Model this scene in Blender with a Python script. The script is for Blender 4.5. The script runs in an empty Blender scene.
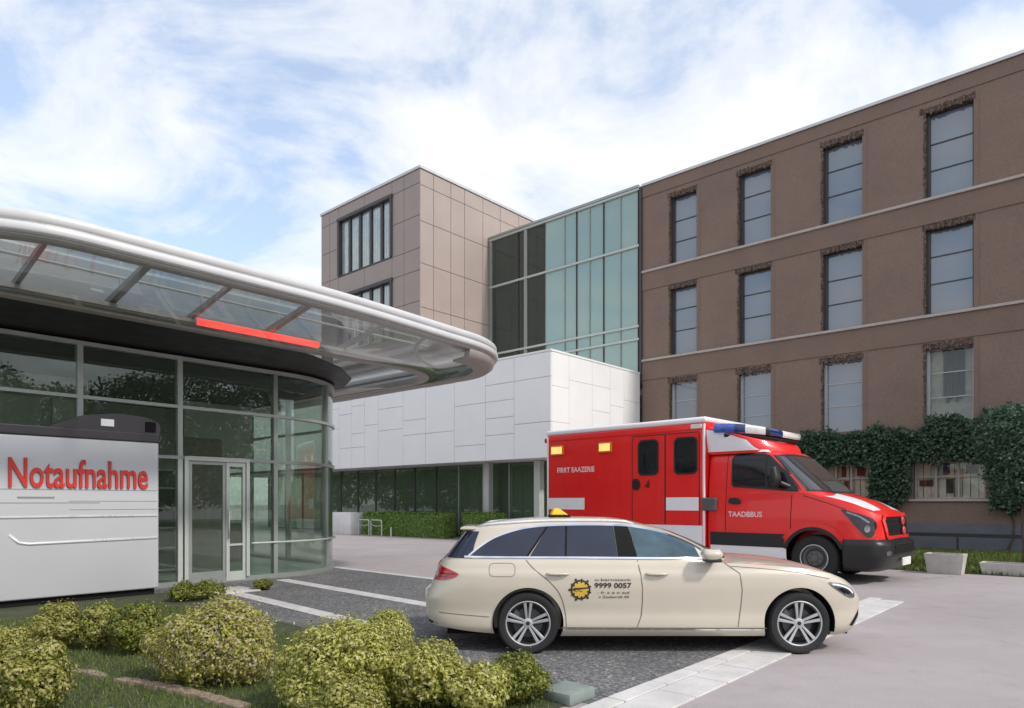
import bpy, bmesh, math, random
import numpy as np
from mathutils import Vector, Matrix
R = math.radians
random.seed(7); rng = np.random.default_rng(7)
S = bpy.context.scene
COL = S.collection
# ------------------------------------------------------------------ site axes
# A runs along the facades (away to the left), B runs along the lobby front (away to the right)
AX = Vector((-0.74785, 0.66387, 0)); BX = Vector((0.66387, 0.74785, 0)); ZX = Vector((0, 0, 1))
def P(a, b, z=0.0): return AX * a + BX * b + ZX * z
# ------------------------------------------------------------------ materials
M = {}
def nt(name):
    m = bpy.data.materials.new(name); m.use_nodes = True; M[name] = m
    t = m.node_tree; t.nodes.clear()
    return m, t.nodes, t.links
def ramp(N, stops, interp='LINEAR'):
    r = N.new('ShaderNodeValToRGB'); e = r.color_ramp.elements; r.color_ramp.interpolation = interp
    while len(e) < len(stops): e.new(0.5)
    for i, (p, c) in enumerate(stops):
        e[i].position = p; e[i].color = (c[0], c[1], c[2], 1) if hasattr(c, '__len__') else (c, c, c, 1)
    return r
def noise(N, L, vec, scale, detail=4, rough=0.6):
    n = N.new('ShaderNodeTexNoise'); n.inputs['Scale'].default_value = scale
    n.inputs['Detail'].default_value = detail; n.inputs['Roughness'].default_value = rough
    if vec is not None: L.new(vec, n.inputs['Vector'])
    return n
def mat(name, col, rough=0.5, metal=0.0, var=0.10, vscale=3.0, bump=0.0, bscale=60.0, coat=0.0, spec=0.5, fine=0.0, stretch=None):
    """plain surface with a little large-scale variation and optional bump"""
    m, N, L = nt(name)
    o = N.new('ShaderNodeOutputMaterial'); p = N.new('ShaderNodeBsdfPrincipled'); L.new(p.outputs[0], o.inputs[0])
    tc = N.new('ShaderNodeTexCoord'); vec = tc.outputs['Object']
    if stretch:
        mp = N.new('ShaderNodeMapping'); mp.inputs['Scale'].default_value = stretch; L.new(vec, mp.inputs[0]); vec = mp.outputs[0]
    n = noise(N, L, vec, vscale, 5)
    lo = [c * (1 - var) for c in col]; hi = [min(1, c * (1 + var)) for c in col]
    r = ramp(N, [(0.3, lo), (0.7, hi)]); L.new(n.outputs['Fac'], r.inputs[0])
    out = r.outputs[0]
    if fine > 0:
        n2 = noise(N, L, tc.outputs['Object'], bscale, 3)
        r2 = ramp(N, [(0.3, 1 - fine), (0.7, 1 + fine)]); L.new(n2.outputs['Fac'], r2.inputs[0])
        mx = N.new('ShaderNodeMix'); mx.data_type = 'RGBA'; mx.blend_type = 'MULTIPLY'; mx.inputs[0].default_value = 1
        L.new(out, mx.inputs[6]); L.new(r2.outputs[0], mx.inputs[7]); out = mx.outputs[2]
    L.new(out, p.inputs['Base Color'])
    rr = ramp(N, [(0.3, max(0, rough - 0.06)), (0.7, min(1, rough + 0.06))]); L.new(n.outputs['Fac'], rr.inputs[0]); L.new(rr.outputs[0], p.inputs['Roughness'])
    p.inputs['Metallic'].default_value = metal; p.inputs['Coat Weight'].default_value = coat; p.inputs['Coat Roughness'].default_value = 0.04
    p.inputs['Specular IOR Level'].default_value = spec
    if bump > 0:
        nb = noise(N, L, tc.outputs['Object'], bscale, 4); b = N.new('ShaderNodeBump'); b.inputs['Strength'].default_value = bump
        b.inputs['Distance'].default_value = 0.02; L.new(nb.outputs['Fac'], b.inputs['Height']); L.new(b.outputs[0], p.inputs['Normal'])
    return m
def glass(name, tint=(0.8, 0.9, 0.87), f0=0.08, rough=0.0, opaque=0.0, body=(0.02, 0.03, 0.035), wav=0.0):
    """thin architectural pane: tinted see-through + reflection that grows at grazing angles (+ an opaque share)"""
    m, N, L = nt(name)
    o = N.new('ShaderNodeOutputMaterial')
    tr = N.new('ShaderNodeBsdfTransparent'); tr.inputs[0].default_value = (*tint, 1)
    gl = N.new('ShaderNodeBsdfGlossy'); gl.inputs[0].default_value = (0.92, 0.97, 0.96, 1); gl.inputs['Roughness'].default_value = rough
    df = N.new('ShaderNodeBsdfDiffuse'); df.inputs[0].default_value = (*body, 1)
    m0 = N.new('ShaderNodeMixShader'); m0.inputs[0].default_value = opaque
    L.new(tr.outputs[0], m0.inputs[1]); L.new(df.outputs[0], m0.inputs[2])
    lw = N.new('ShaderNodeLayerWeight'); lw.inputs[0].default_value = 0.5
    mr = N.new('ShaderNodeMapRange'); mr.inputs[3].default_value = f0; mr.inputs[4].default_value = 0.95
    pw = N.new('ShaderNodeMath'); pw.operation = 'POWER'; pw.inputs[1].default_value = 3.0
    L.new(lw.outputs['Facing'], pw.inputs[0]); L.new(pw.outputs[0], mr.inputs[0])
    mx = N.new('ShaderNodeMixShader'); L.new(mr.outputs[0], mx.inputs[0]); L.new(m0.outputs[0], mx.inputs[1]); L.new(gl.outputs[0], mx.inputs[2])
    L.new(mx.outputs[0], o.inputs[0])
    if wav > 0:
        tc = N.new('ShaderNodeTexCoord'); nb = noise(N, L, tc.outputs['Object'], 0.8, 1); b = N.new('ShaderNodeBump')
        b.inputs['Strength'].default_value = wav; b.inputs['Distance'].default_value = 0.05
        L.new(nb.outputs['Fac'], b.inputs['Height']); L.new(b.outputs[0], gl.inputs['Normal'])
    return m
def leafmat(name, cols, trans=0.42):
    m, N, L = nt(name)
    o = N.new('ShaderNodeOutputMaterial'); g = N.new('ShaderNodeNewGeometry')
    n = len(cols); r = ramp(N, [((i + 0.5) / n, c) for i, c in enumerate(cols)], 'CONSTANT' if False else 'LINEAR')
    L.new(g.outputs['Random Per Island'], r.inputs[0])
    p = N.new('ShaderNodeBsdfPrincipled'); p.inputs['Roughness'].default_value = 0.5; p.inputs['Specular IOR Level'].default_value = 0.35
    t = N.new('ShaderNodeBsdfTranslucent'); L.new(r.outputs[0], p.inputs['Base Color']); L.new(r.outputs[0], t.inputs[0])
    mx = N.new('ShaderNodeMixShader'); mx.inputs[0].default_value = trans
    L.new(p.outputs[0], mx.inputs[1]); L.new(t.outputs[0], mx.inputs[2]); L.new(mx.outputs[0], o.inputs[0])
    return m
def emis(name, col, strength, base=(0.5, 0.5, 0.5)):
    m, N, L = nt(name)
    o = N.new('ShaderNodeOutputMaterial'); p = N.new('ShaderNodeBsdfPrincipled'); L.new(p.outputs[0], o.inputs[0])
    p.inputs['Base Color'].default_value = (*base, 1); p.inputs['Emission Color'].default_value = (*col, 1)
    p.inputs['Emission Strength'].default_value = strength; p.inputs['Roughness'].default_value = 0.25
    return m

def asphalt_mat():
    m, N, L = nt('asphalt')
    o = N.new('ShaderNodeOutputMaterial'); p = N.new('ShaderNodeBsdfPrincipled'); L.new(p.outputs[0], o.inputs[0])
    tc = N.new('ShaderNodeTexCoord'); v = tc.outputs['Object']
    vo = N.new('ShaderNodeTexVoronoi'); vo.inputs['Scale'].default_value = 36; L.new(v, vo.inputs['Vector'])
    r1 = ramp(N, [(0.0, (0.055, 0.054, 0.057)), (0.5, (0.115, 0.113, 0.115)), (0.82, (0.19, 0.186, 0.186)), (1.0, (0.36, 0.35, 0.34))]); L.new(vo.outputs['Color'], r1.inputs[0])
    n = noise(N, L, v, 0.9, 6, 0.65); r2 = ramp(N, [(0.3, 0.78), (0.7, 1.2)]); L.new(n.outputs['Fac'], r2.inputs[0])
    mx = N.new('ShaderNodeMix'); mx.data_type = 'RGBA'; mx.blend_type = 'MULTIPLY'; mx.inputs[0].default_value = 1
    L.new(r1.outputs[0], mx.inputs[6]); L.new(r2.outputs[0], mx.inputs[7]); L.new(mx.outputs[2], p.inputs['Base Color'])
    p.inputs['Roughness'].default_value = 0.85
    b = N.new('ShaderNodeBump'); b.inputs['Strength'].default_value = 0.7; b.inputs['Distance'].default_value = 0.01
    L.new(vo.outputs['Distance'], b.inputs['Height']); L.new(b.outputs[0], p.inputs['Normal'])
def paving_mat():
    m, N, L = nt('paving')
    o = N.new('ShaderNodeOutputMaterial'); p = N.new('ShaderNodeBsdfPrincipled'); L.new(p.outputs[0], o.inputs[0])
    tc = N.new('ShaderNodeTexCoord'); v = tc.outputs['Object']
    n1 = noise(N, L, v, 0.35, 6, 0.6); r1 = ramp(N, [(0.28, (0.315, 0.278, 0.276)), (0.72, (0.395, 0.352, 0.348))]); L.new(n1.outputs['Fac'], r1.inputs[0])
    n2 = noise(N, L, v, 70, 3, 0.7); r2 = ramp(N, [(0.3, 0.84), (0.72, 1.14)]); L.new(n2.outputs['Fac'], r2.inputs[0])
    n3 = noise(N, L, v, 2.2, 8, 0.75); r3 = ramp(N, [(0.28, 0.80), (0.45, 0.98), (0.7, 1.05)]); L.new(n3.outputs['Fac'], r3.inputs[0])
    a = N.new('ShaderNodeMix'); a.data_type = 'RGBA'; a.blend_type = 'MULTIPLY'; a.inputs[0].default_value = 1
    L.new(r1.outputs[0], a.inputs[6]); L.new(r2.outputs[0], a.inputs[7])
    c = N.new('ShaderNodeMix'); c.data_type = 'RGBA'; c.blend_type = 'MULTIPLY'; c.inputs[0].default_value = 1
    L.new(a.outputs[2], c.inputs[6]); L.new(r3.outputs[0], c.inputs[7]); L.new(c.outputs[2], p.inputs['Base Color'])
    p.inputs['Roughness'].default_value = 0.8
    b = N.new('ShaderNodeBump'); b.inputs['Strength'].default_value = 0.25; b.inputs['Distance'].default_value = 0.01
    L.new(n2.outputs['Fac'], b.inputs['Height']); L.new(b.outputs[0], p.inputs['Normal'])
def brick_mat():
    m, N, L = nt('dark_brick')
    o = N.new('ShaderNodeOutputMaterial'); p = N.new('ShaderNodeBsdfPrincipled'); L.new(p.outputs[0], o.inputs[0])
    tc = N.new('ShaderNodeTexCoord'); n = noise(N, L, tc.outputs['Object'], 9, 3, 0.7)
    r = ramp(N, [(0.32, (0.035, 0.024, 0.019)), (0.5, (0.10, 0.068, 0.052)), (0.68, (0.20, 0.145, 0.115))]); L.new(n.outputs['Fac'], r.inputs[0])
    L.new(r.outputs[0], p.inputs['Base Color']); p.inputs['Roughness'].default_value = 0.9
    b = N.new('ShaderNodeBump'); b.inputs['Strength'].default_value = 0.8; b.inputs['Distance'].default_value = 0.05
    L.new(n.outputs['Fac'], b.inputs['Height']); L.new(b.outputs[0], p.inputs['Normal'])
asphalt_mat(); paving_mat(); brick_mat()
mat('white_line', (0.50, 0.485, 0.47), 0.75, var=0.16, vscale=4, fine=0.12, bscale=45, bump=0.2)
mat('kerb_stone', (0.54, 0.52, 0.50), 0.8, var=0.14, vscale=2.5, fine=0.10, bscale=60, bump=0.3)
mat('lawn_green', (0.06, 0.10, 0.022), 0.95, var=0.3, vscale=2, bump=0.6, bscale=30, fine=0.2)
mat('soil', (0.05, 0.058, 0.025), 0.95, var=0.3, vscale=3, bump=0.8, bscale=25)
mat('render_brown', (0.212, 0.147, 0.116), 0.9, var=0.12, vscale=0.5, fine=0.10, bscale=14, bump=0.35)
mat('band_brown', (0.20, 0.138, 0.108), 0.9, var=0.10, vscale=0.8, fine=0.08, bscale=18, bump=0.3)
mat('sill_stone', (0.42, 0.37, 0.34), 0.7, var=0.10)
mat('coping_metal', (0.55, 0.53, 0.52), 0.4, metal=0.6, var=0.05)
mat('plinth_grey', (0.135, 0.14, 0.165), 0.8, var=0.14, vscale=1.5, bump=0.2)
mat('frame_dark', (0.05, 0.045, 0.045), 0.5, var=0.1)
mat('frame_light', (0.42, 0.43, 0.43), 0.45, var=0.05)
mat('tower_panel', (0.335, 0.272, 0.242), 0.55, var=0.06, vscale=0.6)
mat('joint_dark', (0.06, 0.05, 0.045), 0.8)
mat('white_panel', (0.80, 0.793, 0.78), 0.5, var=0.03, vscale=0.7)
mat('joint_grey', (0.58, 0.58, 0.58), 0.8)
mat('alu', (0.33, 0.355, 0.33), 0.38, metal=0.5, var=0.06)
mat('alu_pale', (0.46, 0.49, 0.455), 0.4, metal=0.2, var=0.05)
mat('fascia_white', (0.55, 0.55, 0.55), 0.4, var=0.03, coat=0.3)
mat('canopy_beige', (0.36, 0.335, 0.31), 0.45, metal=0.2, var=0.08)
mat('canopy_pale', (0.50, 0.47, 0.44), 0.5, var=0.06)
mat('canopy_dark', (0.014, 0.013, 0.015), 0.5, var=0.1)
mat('canopy_rib', (0.42, 0.405, 0.39), 0.4, metal=0.4, var=0.06)
mat('silver_paint', (0.50, 0.505, 0.52), 0.42, metal=0.12, var=0.03, vscale=0.5, coat=0.15)
mat('groove_grey', (0.22, 0.23, 0.25), 0.5)
mat('ridge_bright', (0.75, 0.76, 0.78), 0.3, metal=0.3)
mat('cap_dark', (0.045, 0.040, 0.046), 0.45, var=0.12)
mat('sign_red', (0.62, 0.03, 0.02), 0.4, var=0.05)
mat('sign_edge', (0.09, 0.03, 0.03), 0.5)  # letter sides: their shade is put into this dark red
mat('lamp_white', (0.85, 0.85, 0.85), 0.3)
mat('ivory_paint', (0.53, 0.475, 0.388), 0.34, var=0.015, coat=0.85)
mat('red_paint', (0.76, 0.011, 0.009), 0.38, var=0.015, coat=0.5)
mat('white_paint', (0.80, 0.79, 0.80), 0.35, var=0.03, coat=0.5)
mat('red_text', (0.82, 0.62, 0.60), 0.5)
mat('black_plastic', (0.012, 0.012, 0.013), 0.5, var=0.15)
mat('bumper_black', (0.013, 0.012, 0.012), 0.36, var=0.15, bump=0.1, bscale=200)
mat('gap_black', (0.008, 0.008, 0.008), 0.8, spec=0.2)
mat('seam_tan', (0.16, 0.13, 0.10), 0.7)
mat('tyre_rubber', (0.013, 0.013, 0.014), 0.75, var=0.2, bump=0.3, bscale=80)
mat('rim_silver', (0.50, 0.50, 0.51), 0.38, metal=0.6, var=0.05)
mat('rim_dark', (0.012, 0.012, 0.013), 0.6)
mat('brake_steel', (0.09, 0.09, 0.09), 0.5, metal=0.7)
mat('steel_grey', (0.12, 0.12, 0.12), 0.45, metal=0.5)
mat('chrome', (0.82, 0.82, 0.84), 0.12, metal=1.0)
mat('lamp_red', (0.42, 0.008, 0.015), 0.15, coat=1.0)
mat('lamp_red_dark', (0.10, 0.004, 0.008), 0.15, coat=1.0)
mat('lens_grey', (0.20, 0.21, 0.23), 0.08, metal=0.6, coat=1.0, var=0.5, vscale=18)
mat('lens_dark', (0.016, 0.016, 0.018), 0.08, coat=0.3, var=0.5, vscale=18)
mat('car_glass', (0.022, 0.028, 0.048), 0.05, var=0.15, vscale=2.5, coat=0.0, spec=0.5)
mat('car_glass_front', (0.045, 0.082, 0.105), 0.05, var=0.4, vscale=2.6, coat=0.0, spec=0.55)
mat('van_glass', (0.012, 0.012, 0.014), 0.06, var=0.3, vscale=2, coat=0.0, spec=0.45)
mat('van_screen', (0.035, 0.034, 0.035), 0.05, var=0.3, vscale=1.2, coat=1.0, spec=0.9)
mat('amber_case', (0.62, 0.20, 0.02), 0.4)
mat('yellow', (0.75, 0.47, 0.02), 0.4)
mat('emblem_yellow', (0.62, 0.40, 0.05), 0.5)
mat('emblem_black', (0.03, 0.025, 0.02), 0.5)
mat('plate_white', (0.75, 0.75, 0.70), 0.4)
mat('blue_lens', (0.03, 0.09, 0.42), 0.10, coat=1.0, var=0.5, vscale=9)
mat('blue_dark_lens', (0.015, 0.03, 0.14), 0.10, coat=1.0, var=0.4, vscale=9)
mat('clear_lens', (0.74, 0.71, 0.66), 0.15, coat=1.0, var=0.12, vscale=9)
emis('amber_lens', (1.0, 0.50, 0.14), 0.85, (0.8, 0.45, 0.12))
emis('red_tube', (1.0, 0.06, 0.04), 1.5, (0.7, 0.05, 0.04))
mat('seam_red', (0.10, 0.006, 0.006), 0.6)
mat('badge_red', (0.5, 0.06, 0.07), 0.35)
mat('concrete', (0.48, 0.46, 0.43), 0.85, var=0.14, vscale=4, bump=0.4, bscale=40, fine=0.08)
mat('concrete_white', (0.70, 0.69, 0.67), 0.8, var=0.08, vscale=3)
mat('slab_green', (0.20, 0.235, 0.215), 0.8, var=0.15, vscale=8, bump=0.3)
mat('bark', (0.10, 0.072, 0.052), 0.9, var=0.3, vscale=9, bump=0.6, bscale=40)
mat('log_wood', (0.24, 0.175, 0.13), 0.9, var=0.5, vscale=16, bump=0.7, bscale=35, stretch=(1, 1, 1))
mat('rail_dark', (0.03, 0.032, 0.036), 0.5)
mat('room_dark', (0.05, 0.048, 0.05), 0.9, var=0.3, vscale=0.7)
mat('room_green', (0.42, 0.45, 0.40), 0.7, var=0.25, vscale=0.8)
mat('room_grey', (0.52, 0.53, 0.49), 0.8, var=0.15)
mat('room_floor', (0.40, 0.44, 0.38), 0.35, var=0.12)
mat('room_brown', (0.24, 0.19, 0.17), 0.6, var=0.2)
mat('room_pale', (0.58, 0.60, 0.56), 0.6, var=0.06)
mat('curtain', (0.72, 0.74, 0.76), 0.8, var=0.12, vscale=3)
mat('blind_pale', (0.46, 0.49, 0.52), 0.7, var=0.06)
mat('blind_bright', (0.72, 0.66, 0.52), 0.8, var=0.3, vscale=1.5)
mat('blind_cream', (0.46, 0.42, 0.33), 0.8, var=0.25, vscale=2)
mat('curtain_brown', (0.09, 0.06, 0.04), 0.8, var=0.3)
glass('glass_lobby', (0.84, 0.90, 0.85), 0.05, opaque=0.05, body=(0.26, 0.34, 0.26), wav=0.02)
glass('glass_canopy', (0.80, 0.81, 0.81), 0.05, rough=0.02)
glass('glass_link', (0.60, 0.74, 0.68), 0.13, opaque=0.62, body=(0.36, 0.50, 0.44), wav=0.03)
glass('glass_link_reflection', (0.42, 0.54, 0.48), 0.06, opaque=0.6, body=(0.035, 0.055, 0.047), wav=0.03)  # left panes: the tower's dark reflection put into the glass colour
glass('glass_office', (0.5, 0.55, 0.6), 0.12, opaque=0.75, body=(0.20, 0.235, 0.30), wav=0.03)
glass('glass_clear', (0.88, 0.90, 0.90), 0.035)
glass('glass_ground', (0.60, 0.74, 0.62), 0.05, opaque=0.45, body=(0.15, 0.205, 0.13), wav=0.03)  # green diffuse share stands in for trees reflected in the pane
glass('glass_windscreen', (0.30, 0.31, 0.31), 0.06, opaque=0.2, body=(0.02, 0.02, 0.02))
leafmat('leaf_yellow', [(0.17, 0.20, 0.025), (0.34, 0.35, 0.055), (0.50, 0.48, 0.10), (0.60, 0.56, 0.18), (0.62, 0.60, 0.30)])
leafmat('leaf_green', [(0.08, 0.115, 0.02), (0.16, 0.19, 0.03), (0.26, 0.275, 0.048), (0.38, 0.37, 0.09)])
leafmat('leaf_mixed', [(0.13, 0.16, 0.025), (0.25, 0.27, 0.04), (0.40, 0.39, 0.08), (0.44, 0.41, 0.13), (0.52, 0.47, 0.22)])
leafmat('leaf_dry', [(0.19, 0.22, 0.03), (0.40, 0.40, 0.06), (0.56, 0.53, 0.11), (0.52, 0.44, 0.24), (0.52, 0.44, 0.32)])
leafmat('leaf_ivy', [(0.03, 0.062, 0.036), (0.048, 0.092, 0.054), (0.072, 0.13, 0.076), (0.11, 0.175, 0.105)], 0.25)
leafmat('leaf_tree', [(0.03, 0.06, 0.015), (0.05, 0.09, 0.02), (0.08, 0.13, 0.03)], 0.3)
leafmat('leaf_hedge', [(0.13, 0.22, 0.045), (0.19, 0.30, 0.065), (0.26, 0.38, 0.10)], 0.25)
leafmat('blade', [(0.055, 0.095, 0.018), (0.10, 0.155, 0.03), (0.155, 0.21, 0.042), (0.23, 0.25, 0.07)], 0.35)

# ------------------------------------------------------------------ helpers
def link(o): COL.objects.link(o); return o
def setp(o, label=None, cat=None, group=None, kind=None):
    if label: o['label'] = label
    if cat: o['category'] = cat
    if group: o['group'] = group
    if kind: o['kind'] = kind
    return o
def thing(name, loc, label, cat, group=None, rz=0.0, kind=None):
    o = link(bpy.data.objects.new(name, None)); o.empty_display_size = 0.2
    o.location = loc; o.rotation_euler = (0, 0, rz)
    return setp(o, label, cat, group, kind)
def wloc(o):
    v = Vector(o.location); p = o.parent
    while p: v = v + Vector(p.location); p = p.parent
    return v
def obj(name, bm, mats, parent=None, world=False, smooth=False, recalc=True, label=None, auto=None):
    """link a bmesh as one mesh object. world=True: vertices are in world space and the parent is unrotated"""
    if recalc: bmesh.ops.recalc_face_normals(bm, faces=bm.faces)
    if world and parent is not None: bmesh.ops.translate(bm, verts=bm.verts, vec=-wloc(parent))
    me = bpy.data.meshes.new(name); bm.to_mesh(me); bm.free()
    for m in (mats if isinstance(mats, (list, tuple)) else [mats]): me.materials.append(M[m])
    if smooth:
        me.polygons.foreach_set('use_smooth', [True] * len(me.polygons))
        if auto:
            try: me.set_sharp_from_angle(angle=R(auto))
            except Exception: pass
    o = link(bpy.data.objects.new(name, me)); o.parent = parent
    if label: o['label'] = label
    return o
def newbm(): return bmesh.new()
def hexa(bm, c8, mi=0, bevel=0.0, seg=1):
    vs = [bm.verts.new(c) for c in c8]
    fs = [(0, 1, 2, 3), (4, 7, 6, 5), (0, 4, 5, 1), (1, 5, 6, 2), (2, 6, 7, 3), (3, 7, 4, 0)]
    out = []
    for f in fs:
        fc = bm.faces.new([vs[i] for i in f]); fc.material_index = mi; out.append(fc)
    if bevel > 0:
        es = {e for f in out for e in f.edges}
        bmesh.ops.recalc_face_normals(bm, faces=out)
        bmesh.ops.bevel(bm, geom=list(es), offset=bevel, segments=seg, affect='EDGES', profile=0.5, material=mi)
    return out
def box(bm, x0, x1, y0, y1, z0, z1, mi=0, bevel=0.0, seg=1, f=None):
    f = f or (lambda x, y, z: (x, y, z))
    return hexa(bm, [f(x0, y0, z0), f(x1, y0, z0), f(x1, y1, z0), f(x0, y1, z0), f(x0, y0, z1), f(x1, y0, z1), f(x1, y1, z1), f(x0, y1, z1)], mi, bevel, seg)
def abox(bm, a0, a1, b0, b1, z0, z1, mi=0, bevel=0.0, seg=1): return box(bm, a0, a1, b0, b1, z0, z1, mi, bevel, seg, P)
def prism(bm, pts, z0, z1, mi=0, f=None):
    f = f or P
    lo = [bm.verts.new(f(x, y, z0)) for x, y in pts]; hi = [bm.verts.new(f(x, y, z1)) for x, y in pts]
    n = len(pts); fs = [bm.faces.new(lo[::-1]), bm.faces.new(hi)]
    for i in range(n): fs.append(bm.faces.new((lo[i], lo[(i + 1) % n], hi[(i + 1) % n], hi[i])))
    for q in fs: q.material_index = mi
    return fs
def tube(bm, pts, r, n=8, mi=0, closed=False):
    pts = [Vector(p) for p in pts]; rings = []; N = len(pts)
    for i, p in enumerate(pts):
        if closed: d = (pts[(i + 1) % N] - pts[i - 1])
        else: d = pts[min(i + 1, N - 1)] - pts[max(i - 1, 0)]
        d.normalize(); up = ZX if abs(d.z) < 0.9 else Vector((1, 0, 0))
        s = d.cross(up).normalized(); t = s.cross(d).normalized()
        rr = r[i] if isinstance(r, (list, tuple)) else r
        rings.append([bm.verts.new(p + (s * math.cos(k * 2 * math.pi / n) + t * math.sin(k * 2 * math.pi / n)) * rr) for k in range(n)])
    for i in range(N if closed else N - 1):
        q = rings[(i + 1) % N]
        for k in range(n):
            fc = bm.faces.new((rings[i][k], rings[i][(k + 1) % n], q[(k + 1) % n], q[k])); fc.material_index = mi
    if not closed:
        bm.faces.new(rings[0][::-1]).material_index = mi; bm.faces.new(rings[-1]).material_index = mi
def lathe(bm, prof, n=40, c=(0, 0, 0), mi=0, closed=True):
    """revolve (r, y) profile about the local y axis"""
    rings = []
    for r, y in prof:
        rings.append([bm.verts.new((c[0] + r * math.cos(k * 2 * math.pi / n), c[1] + y, c[2] + r * math.sin(k * 2 * math.pi / n))) for k in range(n)])
    N = len(prof)
    for i in range(N if closed else N - 1):
        q = rings[(i + 1) % N]
        for k in range(n):
            bm.faces.new((rings[i][k], rings[i][(k + 1) % n], q[(k + 1) % n], q[k])).material_index = mi
def disc(bm, r, y, n=32, c=(0, 0, 0), mi=0):
    vs = [bm.verts.new((c[0] + r * math.cos(k * 2 * math.pi / n), c[1] + y, c[2] + r * math.sin(k * 2 * math.pi / n))) for k in range(n)]
    bm.faces.new(vs).material_index = mi
def sheet(name, pts, z, m, kind='structure', f=P):
    bm = newbm(); bm.faces.new([bm.verts.new(f(x, y, z)) for x, y in pts])
    bmesh.ops.recalc_face_normals(bm, faces=bm.faces)
    for fc in bm.faces:
        if fc.normal.z < 0: fc.normal_flip()
    return setp(obj(name, bm, m, recalc=False), kind=kind)
def text_bm(s, w, h, depth=0.01, bold=0.0, fn=None, mi=0, bm=None, side=None):
    """lettering in the local x/y plane, fitted to w x h, standing out along +z; fn maps (x, y, z)"""
    cu = bpy.data.curves.new('lettering', 'FONT'); cu.body = s; cu.size = 1; cu.extrude = 0.5; cu.offset = bold; cu.resolution_u = 3
    o = bpy.data.objects.new('lettering', cu); COL.objects.link(o)
    bpy.context.view_layer.update()
    me = bpy.data.meshes.new_from_object(o.evaluated_get(bpy.context.evaluated_depsgraph_get()))
    COL.objects.unlink(o); bpy.data.objects.remove(o)
    bm = bm or newbm(); n0 = len(bm.verts)
    b2 = newbm(); b2.from_mesh(me); bpy.data.meshes.remove(me)
    xs = [v.co.x for v in b2.verts]; ys = [v.co.y for v in b2.verts]
    x0, x1, y0, y1 = min(xs), max(xs), min(ys), max(ys)
    for v in b2.verts:
        v.co = ((v.co.x - x0) / (x1 - x0) * w, (v.co.y - y0) / (y1 - y0) * h, depth if v.co.z > 0 else 0.0)
    if side is not None:
        for fc in b2.faces:
            fc.normal_update(); fc.material_index = mi if abs(fc.normal.z) > 0.9 else side
    else:
        for fc in b2.faces: fc.material_index = mi
    vm = [bm.verts.new(fn(*v.co) if fn else v.co) for v in b2.verts]
    b2.verts.index_update()
    for fc in b2.faces:
        try: q = bm.faces.new([vm[v.index] for v in fc.verts]); q.material_index = fc.material_index
        except ValueError: pass
    b2.free()
    return bm
def lerp_pts(pts):
    xs = np.array([p[0] for p in pts], float); ys = np.array([p[1] for p in pts], float)
    h = np.diff(xs); d = np.diff(ys) / h; m = np.zeros(len(xs))
    for i in range(1, len(xs) - 1):
        m[i] = 0 if d[i - 1] * d[i] <= 0 else 2 * d[i - 1] * d[i] / (d[i - 1] + d[i])
    m[0] = d[0]; m[-1] = d[-1]
    def f(x):
        if x <= xs[0]: return float(ys[0])
        if x >= xs[-1]: return float(ys[-1])
        i = int(np.searchsorted(xs, x) - 1); i = max(0, min(i, len(h) - 1)); t = (x - xs[i]) / h[i]
        return float((2 * t**3 - 3 * t**2 + 1) * ys[i] + (t**3 - 2 * t**2 + t) * h[i] * m[i] + (-2 * t**3 + 3 * t**2) * ys[i + 1] + (t**3 - t**2) * h[i] * m[i + 1])
    return f
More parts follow.
